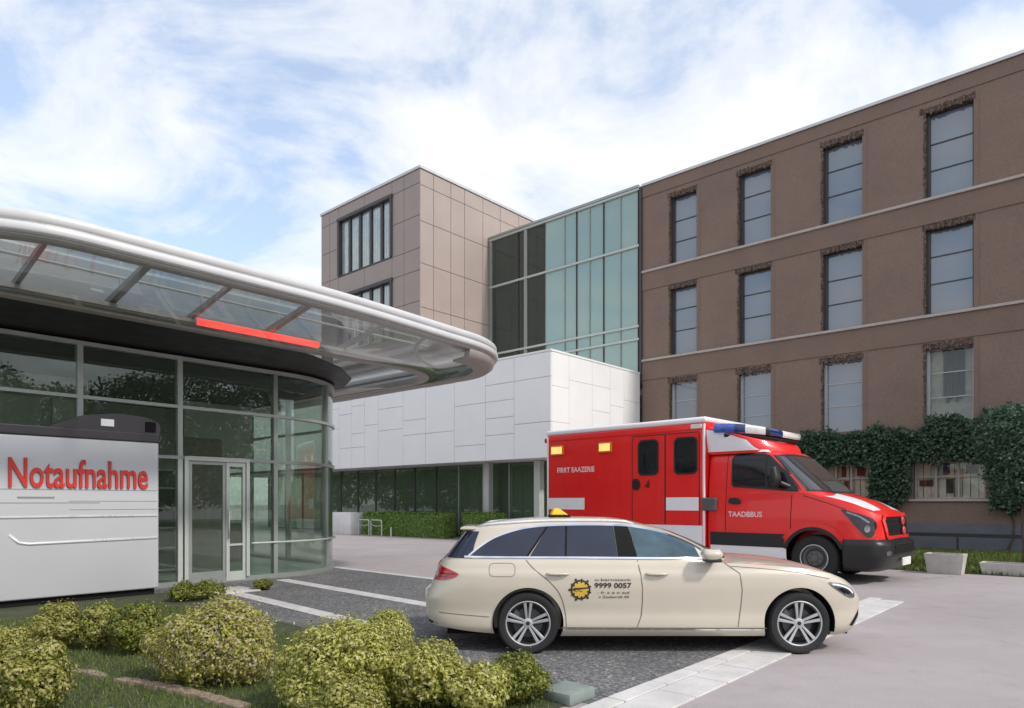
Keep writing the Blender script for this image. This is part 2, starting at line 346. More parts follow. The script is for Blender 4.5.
class Shell:
    """a vehicle body: at each height the plan is a rounded rectangle between the rear and the front outline"""
    def __init__(s, xr, xf, W, zb, zt, crown, pr, pf):
        s.xr, s.xf, s.W, s.zb, s.zt, s.crown, s.pr, s.pf = map(lambda q: lerp_pts(q) if isinstance(q, list) else (lambda x, q=q: q) if not callable(q) else q, (xr, xf, W, zb, zt, crown, pr, pf))
        s.pr = s.pr(0); s.pf = s.pf(0)
    def eta(s, xi): p = s.pr if xi < 0 else s.pf; return max(0.0, 1 - min(1, abs(xi)) ** p) ** (1 / p)
    def side(s, x, z):
        a, b = s.xr(z), s.xf(z); return s.eta(2 * (x - a) / (b - a) - 1) * s.W(z)
    def front(s, y, z, sign=1):
        p = s.pf if sign > 0 else s.pr; e = min(1, abs(y) / s.W(z)); xi = sign * (1 - e ** p) ** (1 / p)
        a, b = s.xr(z), s.xf(z); return a + (b - a) * (xi + 1) / 2
    def mesh(s, nu=96, nv=26, nc=8, bottom=True):
        bm = newbm(); rows = []
        us = []
        for k in range(nu):
            u = 2 * math.pi * k / nu; us.append(u)
        def pt(u, v, c=0.0):
            p = s.pr if math.cos(u) > 0 else s.pf
            xi = -math.copysign(abs(math.cos(u)) ** (2 / p), math.cos(u)); et = math.copysign(abs(math.sin(u)) ** (2 / p), -math.sin(u))
            z = 0.7 * s.zt(0) + 0.3 * s.zb(0); x = 0
            for _ in range(6):
                a, b = s.xr(z), s.xf(z); x = a + (b - a) * (xi + 1) / 2; z = s.zb(x) + v * (s.zt(x) - s.zb(x))
            y = et * s.W(z)
            if c > 0: z = z + s.crown(x) * (1 - (1 - c) ** 2.2); y = y * (1 - c)
            return (x, y, z)
        for i in range(nv + 1): rows.append([bm.verts.new(pt(u, i / nv)) for u in us])
        for i in range(1, nc + 1): rows.append([bm.verts.new(pt(u, 1.0, i / nc)) for u in us])
        for i in range(len(rows) - 1):
            for k in range(nu):
                bm.faces.new((rows[i][k], rows[i][(k + 1) % nu], rows[i + 1][(k + 1) % nu], rows[i + 1][k]))
        if bottom: bm.faces.new(rows[0][::-1])
        bmesh.ops.remove_doubles(bm, verts=bm.verts, dist=0.0008)
        bmesh.ops.dissolve_degenerate(bm, dist=0.0004, edges=bm.edges)
        bmesh.ops.recalc_face_normals(bm, faces=bm.faces)
        return bm
def patch(bm, poly, fn, step=0.06, thick=0.0, mi=0, axis=(0, 1)):
    """fill a polygon given in two of the three coordinates, cut it into strips and lay it on a curved surface with fn"""
    b2 = newbm(); b2.faces.new([b2.verts.new((p[0], p[1], 0)) for p in poly])
    for ax in (0, 1):
        lo = min(p[ax] for p in poly); hi = max(p[ax] for p in poly); n = int((hi - lo) / step)
        for i in range(1, n + 1):
            co = [0, 0, 0]; no = [0, 0, 0]; co[ax] = lo + (hi - lo) * i / (n + 1); no[ax] = 1
            bmesh.ops.bisect_plane(b2, geom=b2.verts[:] + b2.edges[:] + b2.faces[:], plane_co=co, plane_no=no)
    bmesh.ops.triangulate(b2, faces=[f for f in b2.faces if len(f.verts) > 4])
    b2.verts.index_update()
    vm = [bm.verts.new(fn(v.co.x, v.co.y)) for v in b2.verts]
    for fc in b2.faces: bm.faces.new([vm[v.index] for v in fc.verts]).material_index = mi
    b2.free(); return bm
def strip(bm, pts, w, fn, mi=0, closed=False, sub=0.05):
    """a narrow band of width w along a 2D path laid on a surface"""
    q = []
    pts = list(pts) + ([pts[0]] if closed else [])
    for i in range(len(pts) - 1):
        (x0, z0), (x1, z1) = pts[i], pts[i + 1]; n = max(1, int(math.hypot(x1 - x0, z1 - z0) / sub))
        q += [(x0 + (x1 - x0) * k / n, z0 + (z1 - z0) * k / n) for k in range(n)]
    q.append(pts[-1]); prev = None
    for i in range(len(q)):
        a = q[max(0, i - 1)]; b = q[min(len(q) - 1, i + 1)]; dx, dz = b[0] - a[0], b[1] - a[1]; l = math.hypot(dx, dz) or 1
        nx, nz = -dz / l * w / 2, dx / l * w / 2
        cur = (bm.verts.new(fn(q[i][0] + nx, q[i][1] + nz)), bm.verts.new(fn(q[i][0] - nx, q[i][1] - nz)))
        if prev: bm.faces.new((prev[0], prev[1], cur[1], cur[0])).material_index = mi
        prev = cur
    return bm
def smooth_poly(pts, n=6, closed=True):
    """Catmull-Rom through the points"""
    out = []; N = len(pts)
    for i in range(N if closed else N - 1):
        g = lambda k: pts[k % N] if closed else pts[max(0, min(N - 1, k))]
        p0, p1, p2, p3 = g(i - 1), g(i), g(i + 1), g(i + 2)
        for k in range(n):
            t = k / n
            out.append(tuple(0.5 * (2 * p1[j] + (p2[j] - p0[j]) * t + (2 * p0[j] - 5 * p1[j] + 4 * p2[j] - p3[j]) * t * t + (3 * p1[j] - p0[j] - 3 * p2[j] + p3[j]) * t**3) for j in (0, 1)))
    if not closed: out.append(tuple(pts[-1]))
    return out
def rrect(x0, x1, z0, z1, r, n=5):
    out = []
    for cx, cz, a0 in ((x1 - r, z1 - r, 0), (x0 + r, z1 - r, 90), (x0 + r, z0 + r, 180), (x1 - r, z0 + r, 270)):
        for k in range(n + 1): a = R(a0 + 90 * k / n); out.append((cx + r * math.cos(a), cz + r * math.sin(a)))
    return out
def cut(o, cutters):
    """subtract closed bmeshes from an object one after the other and keep the result as plain mesh"""
    def vol(me):
        b = newbm(); b.from_mesh(me); v = b.calc_volume(); b.free(); return v
    for cb in cutters:
        bmesh.ops.recalc_face_normals(cb, faces=cb.faces); v0 = vol(o.data)
        for tri in range(6):
            me = bpy.data.meshes.new('cutter'); cb.to_mesh(me); c = bpy.data.objects.new('cutter', me); COL.objects.link(c)
            c.parent = o.parent; me.transform(Matrix.Diagonal((1 + 0.0013 * tri, 1, 1 + 0.0011 * tri, 1)))
            md = o.modifiers.new('cut', 'BOOLEAN'); md.object = c; md.operation = 'DIFFERENCE'; md.solver = 'EXACT' if tri < 4 else 'FAST'
            bpy.context.view_layer.update()
            r = bpy.data.meshes.new_from_object(o.evaluated_get(bpy.context.evaluated_depsgraph_get()))
            o.modifiers.clear(); bpy.data.objects.remove(c); bpy.data.meshes.remove(me)
            v1 = vol(r)
            if 0.88 * v0 < v1 < v0: o.data = r; break
            bpy.data.meshes.remove(r)
        cb.free()
    me = o.data; me.name = o.name
    me.polygons.foreach_set('use_smooth', [True] * len(me.polygons))
    try: me.set_sharp_from_angle(angle=R(38))
    except Exception: pass
def cyl_y(r, y0, y1, x, z, n=56):
    bm = newbm(); lathe(bm, [(r, y0), (r, y1)], n, (x, 0, z), closed=False)
    bm.verts.ensure_lookup_table()
    bm.faces.new(bm.verts[:n]); bm.faces.new(bm.verts[n:2 * n]); return bm
# foliage: many small folded leaves in one mesh
def leaf_mesh(name, cen, nor, size, m, parent=None, asp=0.55):
    n = len(cen)
    nor = nor / np.linalg.norm(nor, axis=1, keepdims=True)
    r = rng.normal(size=(n, 3)); t = np.cross(nor, r); t /= np.linalg.norm(t, axis=1, keepdims=True); s = np.cross(nor, t)
    L = (size * rng.uniform(0.6, 1.3, n))[:, None]; Wd = L * asp
    v = np.empty((n, 4, 3)); v[:, 0] = cen - t * L * 0.5; v[:, 1] = cen + s * Wd * 0.5 + nor * L * 0.10; v[:, 2] = cen + t * L * 0.5 - nor * L * 0.06; v[:, 3] = cen - s * Wd * 0.5 + nor * L * 0.10
    me = bpy.data.meshes.new(name); me.vertices.add(4 * n); me.vertices.foreach_set('co', v.reshape(-1).astype(np.float32))
    me.loops.add(4 * n); me.loops.foreach_set('vertex_index', np.arange(4 * n, dtype=np.int32))
    me.polygons.add(n); me.polygons.foreach_set('loop_start', np.arange(0, 4 * n, 4, dtype=np.int32)); me.polygons.foreach_set('loop_total', np.full(n, 4, dtype=np.int32))
    me.update(calc_edges=True); me.materials.append(M[m])
    o = link(bpy.data.objects.new(name, me)); o.parent = parent
    return o
def blob_points(n, lobes, shell=0.35, rough=0.12):
    """points near the surface of a union of ellipsoids; lobes = (cx,cy,cz,rx,ry,rz)"""
    lo = np.array(lobes, float); area = (lo[:, 3] * lo[:, 4] + lo[:, 4] * lo[:, 5] + lo[:, 3] * lo[:, 5]); pr = area / area.sum()
    C = []; Nn = []; tot = 0
    ph = rng.uniform(0, 6.28, (6, 3)); fr = rng.uniform(2, 9, (6, 3))
    while tot < n:
        k = rng.choice(len(lo), n, p=pr); d = rng.normal(size=(n, 3)); d /= np.linalg.norm(d, axis=1, keepdims=True)
        bumpy = sum(np.sin((d * fr[i]).sum(1) * 1.7 + ph[i, 0]) for i in range(6)) / 6
        rad = (1 - shell * rng.beta(1.2, 2.6, n)) * (1 + rough * bumpy + rng.normal(0, 0.05, n))
        p = lo[k, :3] + d * lo[k, 3:] * rad[:, None]
        keep = np.ones(n, bool)
        for j in range(len(lo)):
            q = ((p - lo[j, :3]) / lo[j, 3:]); keep &= ~(((q ** 2).sum(1) < 0.45) & (k != j))
        keep &= p[:, 2] > 0.01
        C.append(p[keep]); Nn.append((d / lo[k, 3:] * 0.5 + np.array([0, 0, 0.55]) + rng.normal(0, 0.65, (n, 3)))[keep]); tot += keep.sum()
    return np.concatenate(C)[:n], np.concatenate(Nn)[:n]

# ------------------------------------------------------------------ ground
GROUP_P = 'painted bay lines'
sheet('ground', [(-400, -400), (400, -400), (400, 400), (-400, 400)], 0.0, 'paving', f=lambda x, y, z: (x, y, z))
sheet('asphalt_parking', [(3.2, 4.6), (13.75, 4.6), (14.9, 9.9), (11, 9.75), (3.2, 9.6)], 0.004, 'asphalt')
def line_strip(pts, w, name='road_marking'):
    bm = newbm(); n = 14
    for i in range(n):
        q = []
        for t, sgn in ((i / n, -1), ((i + 1) / n, -1), ((i + 1) / n, 1), (i / n, 1)):
            a = pts[0][0] + (pts[1][0] - pts[0][0]) * t; b = pts[0][1] + (pts[1][1] - pts[0][1]) * t
            q.append(bm.verts.new(P(a, b + sgn * w / 2, 0.008)))
        bm.faces.new(q)
    bmesh.ops.remove_doubles(bm, verts=bm.verts, dist=0.001); bmesh.ops.recalc_face_normals(bm, faces=bm.faces)
    for fc in bm.faces:
        if fc.normal.z < 0: fc.normal_flip()
    return setp(obj(name, bm, 'white_line', recalc=False), kind='structure')
line_strip([(13.3, 7.62), (6.6, 7.2)], 0.30)
line_strip([(11.9, 5.93), (7.3, 5.57)], 0.27)
line_strip([(15.5, 9.98), (3.3, 9.62)], 0.22)
# white paver kerb
bm = newbm(); b = 3.3
while b < 12.7:
    l = random.choice((0.62, 0.62, 0.70, 0.55)); e = min(b + l, 12.7)
    abox(bm, 2.66, 3.02, b + 0.008, e - 0.008, -0.05, 0.016 + random.uniform(-0.002, 0.002), bevel=0.006)
    abox(bm, 3.036, 3.215, b + 0.008 + 0.2, e - 0.008 + 0.2, -0.05, 0.018 + random.uniform(-0.002, 0.002), bevel=0.006)
    b = e
setp(obj('kerb', bm, 'kerb_stone'), kind='structure')
line_strip([(2.75, 18.0), (3.15, 16.9)], 0.10)
# planted bed in the foreground and the strip of lawn by the office wall
sheet('bed_soil', [(3.35, -6), (3.35, 4.55), (11.8, 5.15), (12.9, 5.2), (12.9, -6)], 0.012, 'soil')
sheet('lawn_soil', [(8.0, 18.65), (-14, 18.65), (-14, 27.3), (8.0, 27.3)], 0.010, 'soil')
def grass(name, n, region, h, w):
    pts = region(n); n = len(pts)
    d = rng.uniform(0, 6.28, n); lean = rng.normal(0, 0.35, (n, 2)) * h
    hh = h * rng.uniform(0.5, 1.3, n)
    v = np.empty((n, 3, 3)); dx = np.cos(d) * w / 2; dy = np.sin(d) * w / 2
    v[:, 0, 0] = pts[:, 0] - dx; v[:, 0, 1] = pts[:, 1] - dy; v[:, 0, 2] = 0.008
    v[:, 1, 0] = pts[:, 0] + dx; v[:, 1, 1] = pts[:, 1] + dy; v[:, 1, 2] = 0.008
    v[:, 2, 0] = pts[:, 0] + lean[:, 0]; v[:, 2, 1] = pts[:, 1] + lean[:, 1]; v[:, 2, 2] = hh
    me = bpy.data.meshes.new(name); me.vertices.add(3 * n); me.vertices.foreach_set('co', v.reshape(-1).astype(np.float32))
    me.loops.add(3 * n); me.loops.foreach_set('vertex_index', np.arange(3 * n, dtype=np.int32))
    me.polygons.add(n); me.polygons.foreach_set('loop_start', np.arange(0, 3 * n, 3, dtype=np.int32)); me.polygons.foreach_set('loop_total', np.full(n, 3, dtype=np.int32))
    me.update(calc_edges=True); me.materials.append(M['blade'])
    return link(bpy.data.objects.new(name, me))
def reg(a0, a1, b0, b1):
    def f(n):
        a = rng.uniform(a0, a1, n); b = rng.uniform(b0, b1, n)
        return np.stack([a * AX.x + b * BX.x, a * AX.y + b * BX.y], 1)
    return f
setp(grass('grass', 70000, reg(3.4, 11.5, 0.2, 4.5), 0.055, 0.008), 'short dark green grass between the foreground shrubs', 'grass', kind='stuff')
setp(grass('grass', 40000, reg(-4, 8, 18.7, 27.2), 0.10, 0.03), 'strip of mown grass along the foot of the brown building', 'grass', kind='stuff')

# ------------------------------------------------------------------ brown office building
OF = P(9, 27.5)
office = thing('office_building', OF, 'four-storey brown rendered office block with tall narrow windows and stone bands', 'building')
FB = 27.5
def wall_holes(bm, a0, a1, z0, z1, holes, b, depth, mi=0, rmi=1):
    """facade sheet facing -B with window openings and their reveals; holes = (a0,a1,z0,z1)"""
    As = sorted({a0, a1, *[h[0] for h in holes], *[h[1] for h in holes]}); Zs = sorted({z0, z1, *[h[2] for h in holes], *[h[3] for h in holes]})
    for i in range(len(As) - 1):
        for j in range(len(Zs) - 1):
            am, zm = (As[i] + As[i + 1]) / 2, (Zs[j] + Zs[j + 1]) / 2
            if any(h[0] < am < h[1] and h[2] < zm < h[3] for h in holes): continue
            bm.faces.new([bm.verts.new(P(x, b, z)) for x, z in ((As[i], Zs[j]), (As[i + 1], Zs[j]), (As[i + 1], Zs[j + 1]), (As[i], Zs[j + 1]))]).material_index = mi
    for h in holes:
        for q in (((h[0], h[2]), (h[0], h[3])), ((h[1], h[2]), (h[1], h[3])), ((h[0], h[3]), (h[1], h[3])), ((h[0], h[2]), (h[1], h[2]))):
            bm.faces.new([bm.verts.new(P(q[0][0], b, q[0][1])), bm.verts.new(P(q[1][0], b, q[1][1])), bm.verts.new(P(q[1][0], b + depth, q[1][1])), bm.verts.new(P(q[0][0], b + depth, q[0][1]))]).material_index = rmi
    bmesh.ops.remove_doubles(bm, verts=bm.verts, dist=0.001)
cols = [(13.72, 14.98), (10.5, 11.82), (7.12, 8.50), (3.68, 5.08), (0.25, 1.65), (-3.2, -1.8), (-6.7, -5.3)]
rows = [(12.25, 15.22), (8.19, 11.15), (4.30, 6.98)]
gcols = [(6.9, 8.6), (3.35, 5.45), (-0.2, 1.9), (10.2, 12.0), (13.4, 15.2)]
holes = [(c[0], c[1], r[0], r[1]) for c in cols for r in rows] + [(c[0], c[1], 1.75, 3.08) for c in gcols]
A0, A1 = -9.0, 16.4
bm = newbm(); wall_holes(bm, A0, A1, 0.9, 16.1, holes, FB, 0.34, 0, 1)
abox(bm, A0, A1, FB + 6.0, FB + 14, 0, 16.1, 0)
for a in (A0, A1): bm.faces.new([bm.verts.new(P(a, x, z)) for x, z in ((FB, 0.9), (FB + 6, 0.9), (FB + 6, 16.1), (FB, 16.1))])
obj('wall', bm, ['render_brown', 'dark_brick'], office, world=True)
bm = newbm(); abox(bm, A0, A1, FB - 0.04, FB + 6, 0, 0.897); obj('plinth', bm, 'plinth_grey', office, world=True)
bm = newbm(); abox(bm, A0 - 0.05, A1 + 0.003, FB - 0.10, FB + 14, 16.103, 16.22, bevel=0.01); obj('coping', bm, 'coping_metal', office, world=True)
for zb, zt in ((15.60, 16.09), (11.33, 12.12), (7.22, 8.06)):
    bm = newbm(); abox(bm, A0, A1, FB - 0.035, FB + 0.02, zb, zt); obj('facade_band', bm, 'band_brown', office, world=True)
for z in (12.123, 8.063):
    bm = newbm(); abox(bm, A0, A1, FB - 0.11, FB + 0.02, z, z + 0.10, bevel=0.012); obj('sill_course', bm, 'sill_stone', office, world=True)
bm = newbm(); abox(bm, A1 + 0.004, A1 + 0.12, FB - 0.10, FB - 0.0, 7.0, 16.1); obj('downpipe', bm, 'frame_dark', office, world=True)
bm = newbm(); bm.faces.new([bm.verts.new(P(x, y, 16.05)) for x, y in ((A0, FB), (A1, FB), (A1, FB + 6), (A0, FB + 6))]); obj('roof', bm, 'plinth_grey', office, world=True)
bm = newbm()
for z in (0.95, 4.1, 7.5, 11.4): abox(bm, A0 + 0.1, A1 - 0.1, FB + 0.5, FB + 5.9, z - 0.15, z)
obj('floor_slab', bm, 'room_dark', office, world=True)
for ci, c in enumerate(cols):
    for ri, r in enumerate(rows):
        w = link(bpy.data.objects.new('window', None)); w.parent = office; w.location = P((c[0] + c[1]) / 2, FB, r[0]) - OF
        bm = newbm(); fw = 0.055; d0, d1 = FB + 0.22, FB + 0.30
        abox(bm, c[0], c[0] + fw, d0, d1, r[0], r[1]); abox(bm, c[1] - fw - 0.05, c[1], d0 - 0.06, d1, r[0], r[1])
        abox(bm, c[0] + fw, c[1] - fw - 0.05, d0, d1, r[0], r[0] + fw); abox(bm, c[0] + fw, c[1] - fw - 0.05, d0, d1, r[1] - fw, r[1])
        H_ = r[1] - r[0]
        for k in ((0.36, 0.68) if (ci + ri) % 3 else (0.33, 0.64)): abox(bm, c[0] + fw, c[1] - fw - 0.05, d0 + 0.01, d1 - 0.01, r[0] + H_ * k, r[0] + H_ * k + 0.035)
        obj('frame', bm, 'frame_light' if ri == 2 else 'frame_dark', w, world=True)
        bm = newbm(); abox(bm, c[0] + fw, c[1] - fw, FB + 0.262, FB + 0.272, r[0] + fw, r[1] - fw); obj('pane', bm, 'glass_clear' if ri == 2 and ci >= 3 else 'glass_office', w, world=True)
        bm = newbm(); low = r[0] + (0 if ri == 2 else random.choice((0.0, 0.0, H_ * 0.3, H_ * 0.62)))
        n = 10
        for k in range(n):
            z0 = low + (r[1] - low) * k / n; abox(bm, c[0] - 0.05, c[1] + 0.05, FB + 0.40 + 0.012 * (k % 2), FB + 0.42 + 0.012 * (k % 2), z0, z0 + (r[1] - low) / n)
        obj('blind', bm, 'blind_cream' if ri == 2 and ci >= 3 else 'blind_pale', w, world=True)
        if ri == 2 and ci == 3:
            bm = newbm()
            for k in range(7): abox(bm, 3.98 + k * 0.09, 4.065 + k * 0.09, FB + 0.335 + 0.012 * (k % 2), FB + 0.36 + 0.012 * (k % 2), r[0] + 1.0 - 0.1 * (k % 3), r[1])
            obj('curtain', bm, 'curtain_brown', w, world=True)
        bm = newbm()   # uneven soldier course over the opening and ragged brick edge down the left jamb
        x = c[0] - 0.05
        while x < c[1] + 0.10:
            wd = random.uniform(0.06, 0.10); abox(bm, x, x + wd - 0.012, FB - random.uniform(0.005, 0.035), FB + 0.10, r[1] - random.uniform(0.0, 0.07), r[1] + random.uniform(0.15, 0.22), bevel=0.004); x += wd
        z = r[0] + 0.02
        while z < r[1] - 0.08:
            hh = random.uniform(0.06, 0.11); abox(bm, c[1] - random.uniform(0.0, 0.02), c[1] + random.uniform(0.04, 0.09), FB - random.uniform(0.005, 0.03), FB + 0.06, z, z + hh - 0.012, bevel=0.004); z += hh
        obj('brick_surround', bm, 'dark_brick', w, world=True)
        bm = newbm(); abox(bm, c[0] - 0.16, c[0] - 0.002, FB - 0.012, FB + 0.05, r[0], r[1] + 0.24); obj('jamb_trim', bm, 'sill_stone' if False else 'band_brown', w, world=True)
for c in gcols:
    w = link(bpy.data.objects.new('window', None)); w.parent = office; w.location = P((c[0] + c[1]) / 2, FB, 1.75) - OF
    bm = newbm()
    for x in (c[0], c[0] + (c[1] - c[0]) * 0.36, c[0] + (c[1] - c[0]) * 0.68, c[1] - 0.06): abox(bm, x, x + 0.06, FB + 0.2, FB + 0.28, 1.75, 3.08)
    abox(bm, c[0] + .062, c[1] - .062, FB + 0.21, FB + 0.27, 1.752, 1.81); abox(bm, c[0] + .062, c[1] - .062, FB + 0.21, FB + 0.27, 2.50, 2.55); abox(bm, c[0] + .062, c[1] - .062, FB + 0.21, FB + 0.27, 3.01, 3.078)
    obj('frame', bm, 'sill_stone', w, world=True)
    bm = newbm(); abox(bm, c[0] + .062, c[1] - .062, FB + 0.235, FB + 0.243, 1.82, 3.0); obj('pane', bm, 'glass_clear', w, world=True)
    bm = newbm()
    for k in range(9):
        x0 = c[0] + (c[1] - c[0]) * k / 9; top = 3.1; bot = 1.7
        abox(bm, x0, x0 + (c[1] - c[0]) / 9 - 0.02, FB + 0.30 + 0.02 * (k % 2), FB + 0.32 + 0.02 * (k % 2), bot, top)
    obj('blind', bm, 'blind_bright', w, world=True)
    bm = newbm()
    for k, (t, w_, z0, z1) in enumerate(((0.12, 0.16, 2.62, 2.95), (0.45, 0.10, 1.95, 2.45), (0.50, 0.10, 2.60, 2.98), (0.74, 0.20, 2.2, 2.42))): abox(bm, c[0] + (c[1] - c[0]) * t, c[0] + (c[1] - c[0]) * (t + w_), FB + 0.285, FB + 0.295, z0, z1)
    obj('curtain', bm, 'curtain_brown', w, world=True)
    bm = newbm(); abox(bm, c[0] - 0.15, c[1] + 0.15, FB - 0.09, FB + 0.1, 1.67, 1.748, bevel=0.01); obj('sill', bm, 'sill_stone', w, world=True)

# ------------------------------------------------------------------ glazed link block
LK = P(21, 27.5)
linkb = thing('glazed_link', LK, 'teal glass link block between the brown tower and the brown office building', 'building')
LA0, LA1 = 16.54, 26.05; mullA = [16.6, 17.56, 18.51, 19.33, 20.11, 20.85, 22.15, 23.42, 23.95, 25.95]
transZ = [0.1, 3.4, 7.0, 9.15, 9.75, 13.45, 16.05]
for i in range(len(mullA) - 1):
    for j in range(len(transZ) - 1):
        if transZ[j] < 6: continue
        bm = newbm(); tl = random.uniform(-0.004, 0.004); tm = random.uniform(-0.004, 0.004)
        a0, a1, z0, z1 = mullA[i] + 0.02, mullA[i + 1] - 0.02, transZ[j] + 0.02, transZ[j + 1] - 0.02
        hexa(bm, [P(a0, 27.5 + tl, z0), P(a1, 27.5 - tl, z0), P(a1, 27.53 - tl, z0), P(a0, 27.53 + tl, z0), P(a0, 27.5 + tl + tm, z1), P(a1, 27.5 - tl + tm, z1), P(a1, 27.53 - tl + tm, z1), P(a0, 27.53 + tl + tm, z1)])
        obj('pane', bm, 'glass_link_reflection' if i >= 6 else 'glass_link', linkb, world=True)
for i, a in enumerate(mullA):
    bm = newbm(); big = i in (7, 9); abox(bm, a - (0.10 if big else 0.02), a + (0.10 if big else 0.02), 27.44, 27.6, 7.0, 16.12); obj('mullion', bm, 'alu' if big or i % 2 else 'joint_dark', linkb, world=True)
for z in transZ[2:]:
    bm = newbm(); abox(bm, LA0, LA1, 27.40, 27.62, z - 0.05, z + 0.05); obj('transom', bm, 'alu_pale', linkb, world=True)
bm = newbm(); abox(bm, LA0, LA1, 27.38, 34, 16.121, 16.24); obj('coping', bm, 'alu', linkb, world=True)
bm = newbm()
for z in (9.45, 13.3): abox(bm, LA0, LA1 - 0.05, 28.2, 33.9, z - 0.35, z)
abox(bm, LA0, LA1 - 0.05, 33.9, 34, 0, 16.1); abox(bm, LA0, LA1 - 0.05, 27.7, 33.9, 6.6, 6.9)
obj('floor_slab', bm, 'room_grey', linkb, world=True)
for i, a in enumerate(np.arange(16.9, 22.2, 0.31)):
    if i % 4 == 3: continue
    bm = newbm(); n = 6
    for k in range(n): abox(bm, a + k * 0.045, a + k * 0.045 + 0.043, 27.95 + 0.03 * (k % 2), 27.97 + 0.03 * (k % 2), 9.6, 16.0)
    obj('curtain', bm, 'blind_pale', linkb, world=True)

# ------------------------------------------------------------------ brown panel tower
TW = P(30, 24)
tower = thing('panel_tower', TW, 'square brown tower clad in large panels rising behind the canopy', 'building')
TA0, TA1, TB0, TB1, TZ = 26.1, 34.85, 22.5, 34.0, 18.35
tw = (28.32, 33.1)
thol = [(tw[0], tw[1], 14.35, 17.6), (tw[0], tw[1], 10.1, 13.25)]
def panel_wall(bm, us, zs, put, gap=0.014, holes=()):
    for i in range(len(us) - 1):
        for j in range(len(zs) - 1):
            um, zm = (us[i] + us[i + 1]) / 2, (zs[j] + zs[j + 1]) / 2
            if any(h[0] < um < h[1] and h[2] < zm < h[3] for h in holes): continue
            put(us[i] + gap, us[i + 1] - gap, zs[j] + gap, zs[j + 1] - gap)
zs = [7.0, 9.4, 10.1, 11.7, 13.25, 14.35, 16.0, 17.6, 18.3]
bm = newbm()
panel_wall(bm, [26.1, 27.35, 28.32, 30.7, 33.1, 34.0, 34.85], zs, lambda u0, u1, z0, z1: abox(bm, u0, u1, TB0, TB0 + 0.05, z0, z1), holes=thol)
zs2 = [7.0, 9.2, 11.4, 13.6, 15.7, 17.5, 18.3]
panel_wall(bm, [22.503, 23.4, 24.6, 25.6, 27.0, 28.4, 30.0, 32, 34], zs2, lambda u0, u1, z0, z1: abox(bm, TA0 - 0.001, TA0 + 0.05, u0, u1, z0, z1))
obj('cladding', bm, 'tower_panel', tower, world=True)
bm = newbm(); wall_holes(bm, TA0 + 0.03, TA1 - 0.02, 7.0, 18.3, thol, TB0 + 0.03, 0.45)
for a in (TA0 + 0.03, TA1 - 0.02): bm.faces.new([bm.verts.new(P(a, x, z)) for x, z in ((TB0 + 0.03, 7), (TB1, 7), (TB1, 18.3), (TB0 + 0.03, 18.3))])
bm.faces.new([bm.verts.new(P(x, TB1, z)) for x, z in ((TA0 + 0.03, 7), (TA1, 7), (TA1, 18.3), (TA0 + 0.03, 18.3))])
for z in (10.0, 14.2, 18.28): bm.faces.new([bm.verts.new(P(x, y, z)) for x, y in ((TA0 + 0.03, TB0 + 0.03), (TA1 - .02, TB0 + 0.03), (TA1 - .02, TB1), (TA0 + 0.03, TB1))])
obj('wall', bm, 'joint_dark', tower, world=True)
bm = newbm(); abox(bm, TA0 - 0.06, TA1 + 0.06, TB0 - 0.06, TB1, 18.303, 18.45, bevel=0.01); obj('coping', bm, 'coping_metal', tower, world=True)
for h in thol:
    w = link(bpy.data.objects.new('window', None)); w.parent = tower; w.location = P((h[0] + h[1]) / 2, TB0, h[2]) - TW
    bm = newbm(); f = 0.12
    abox(bm, h[0] - 0.08, h[1] + 0.08, TB0 - 0.10, TB0 + 0.2, h[3] - f, h[3] + 0.05); abox(bm, h[0], h[1], TB0 - 0.02, TB0 + 0.2, h[2], h[2] + 0.08)
    abox(bm, h[0] - .05, h[0] + f, TB0 - 0.08, TB0 + 0.2, h[2] + .081, h[3] - f - .001); abox(bm, h[1] - f, h[1] + .05, TB0 - 0.08, TB0 + 0.2, h[2] + .081, h[3] - f - .001)
    for k in range(1, 5): x = h[0] + (h[1] - h[0]) * k / 5; abox(bm, x - 0.09, x + 0.09, TB0 + 0.05, TB0 + 0.2, h[2] + .081, h[3] - f - .001)
    obj('frame', bm, 'frame_dark', w, world=True)
    for k in range(5):
        x0 = h[0] + (h[1] - h[0]) * k / 5 + 0.1; x1 = h[0] + (h[1] - h[0]) * (k + 1) / 5 - 0.1
        bm = newbm(); abox(bm, x0, x1, TB0 + 0.12, TB0 + 0.13, h[2] + 0.09, h[3] - f - 0.01); obj('pane', bm, 'glass_clear', w, world=True)
        bm = newbm(); n = 8
        for q in range(n): abox(bm, x0 + (x1 - x0) * q / n, x0 + (x1 - x0) * (q + 0.95) / n, TB0 + 0.145 + 0.02 * (q % 2), TB0 + 0.16 + 0.02 * (q % 2), h[2] + 0.05, h[3] - 0.15)
        obj('blind', bm, 'curtain', w, world=True)

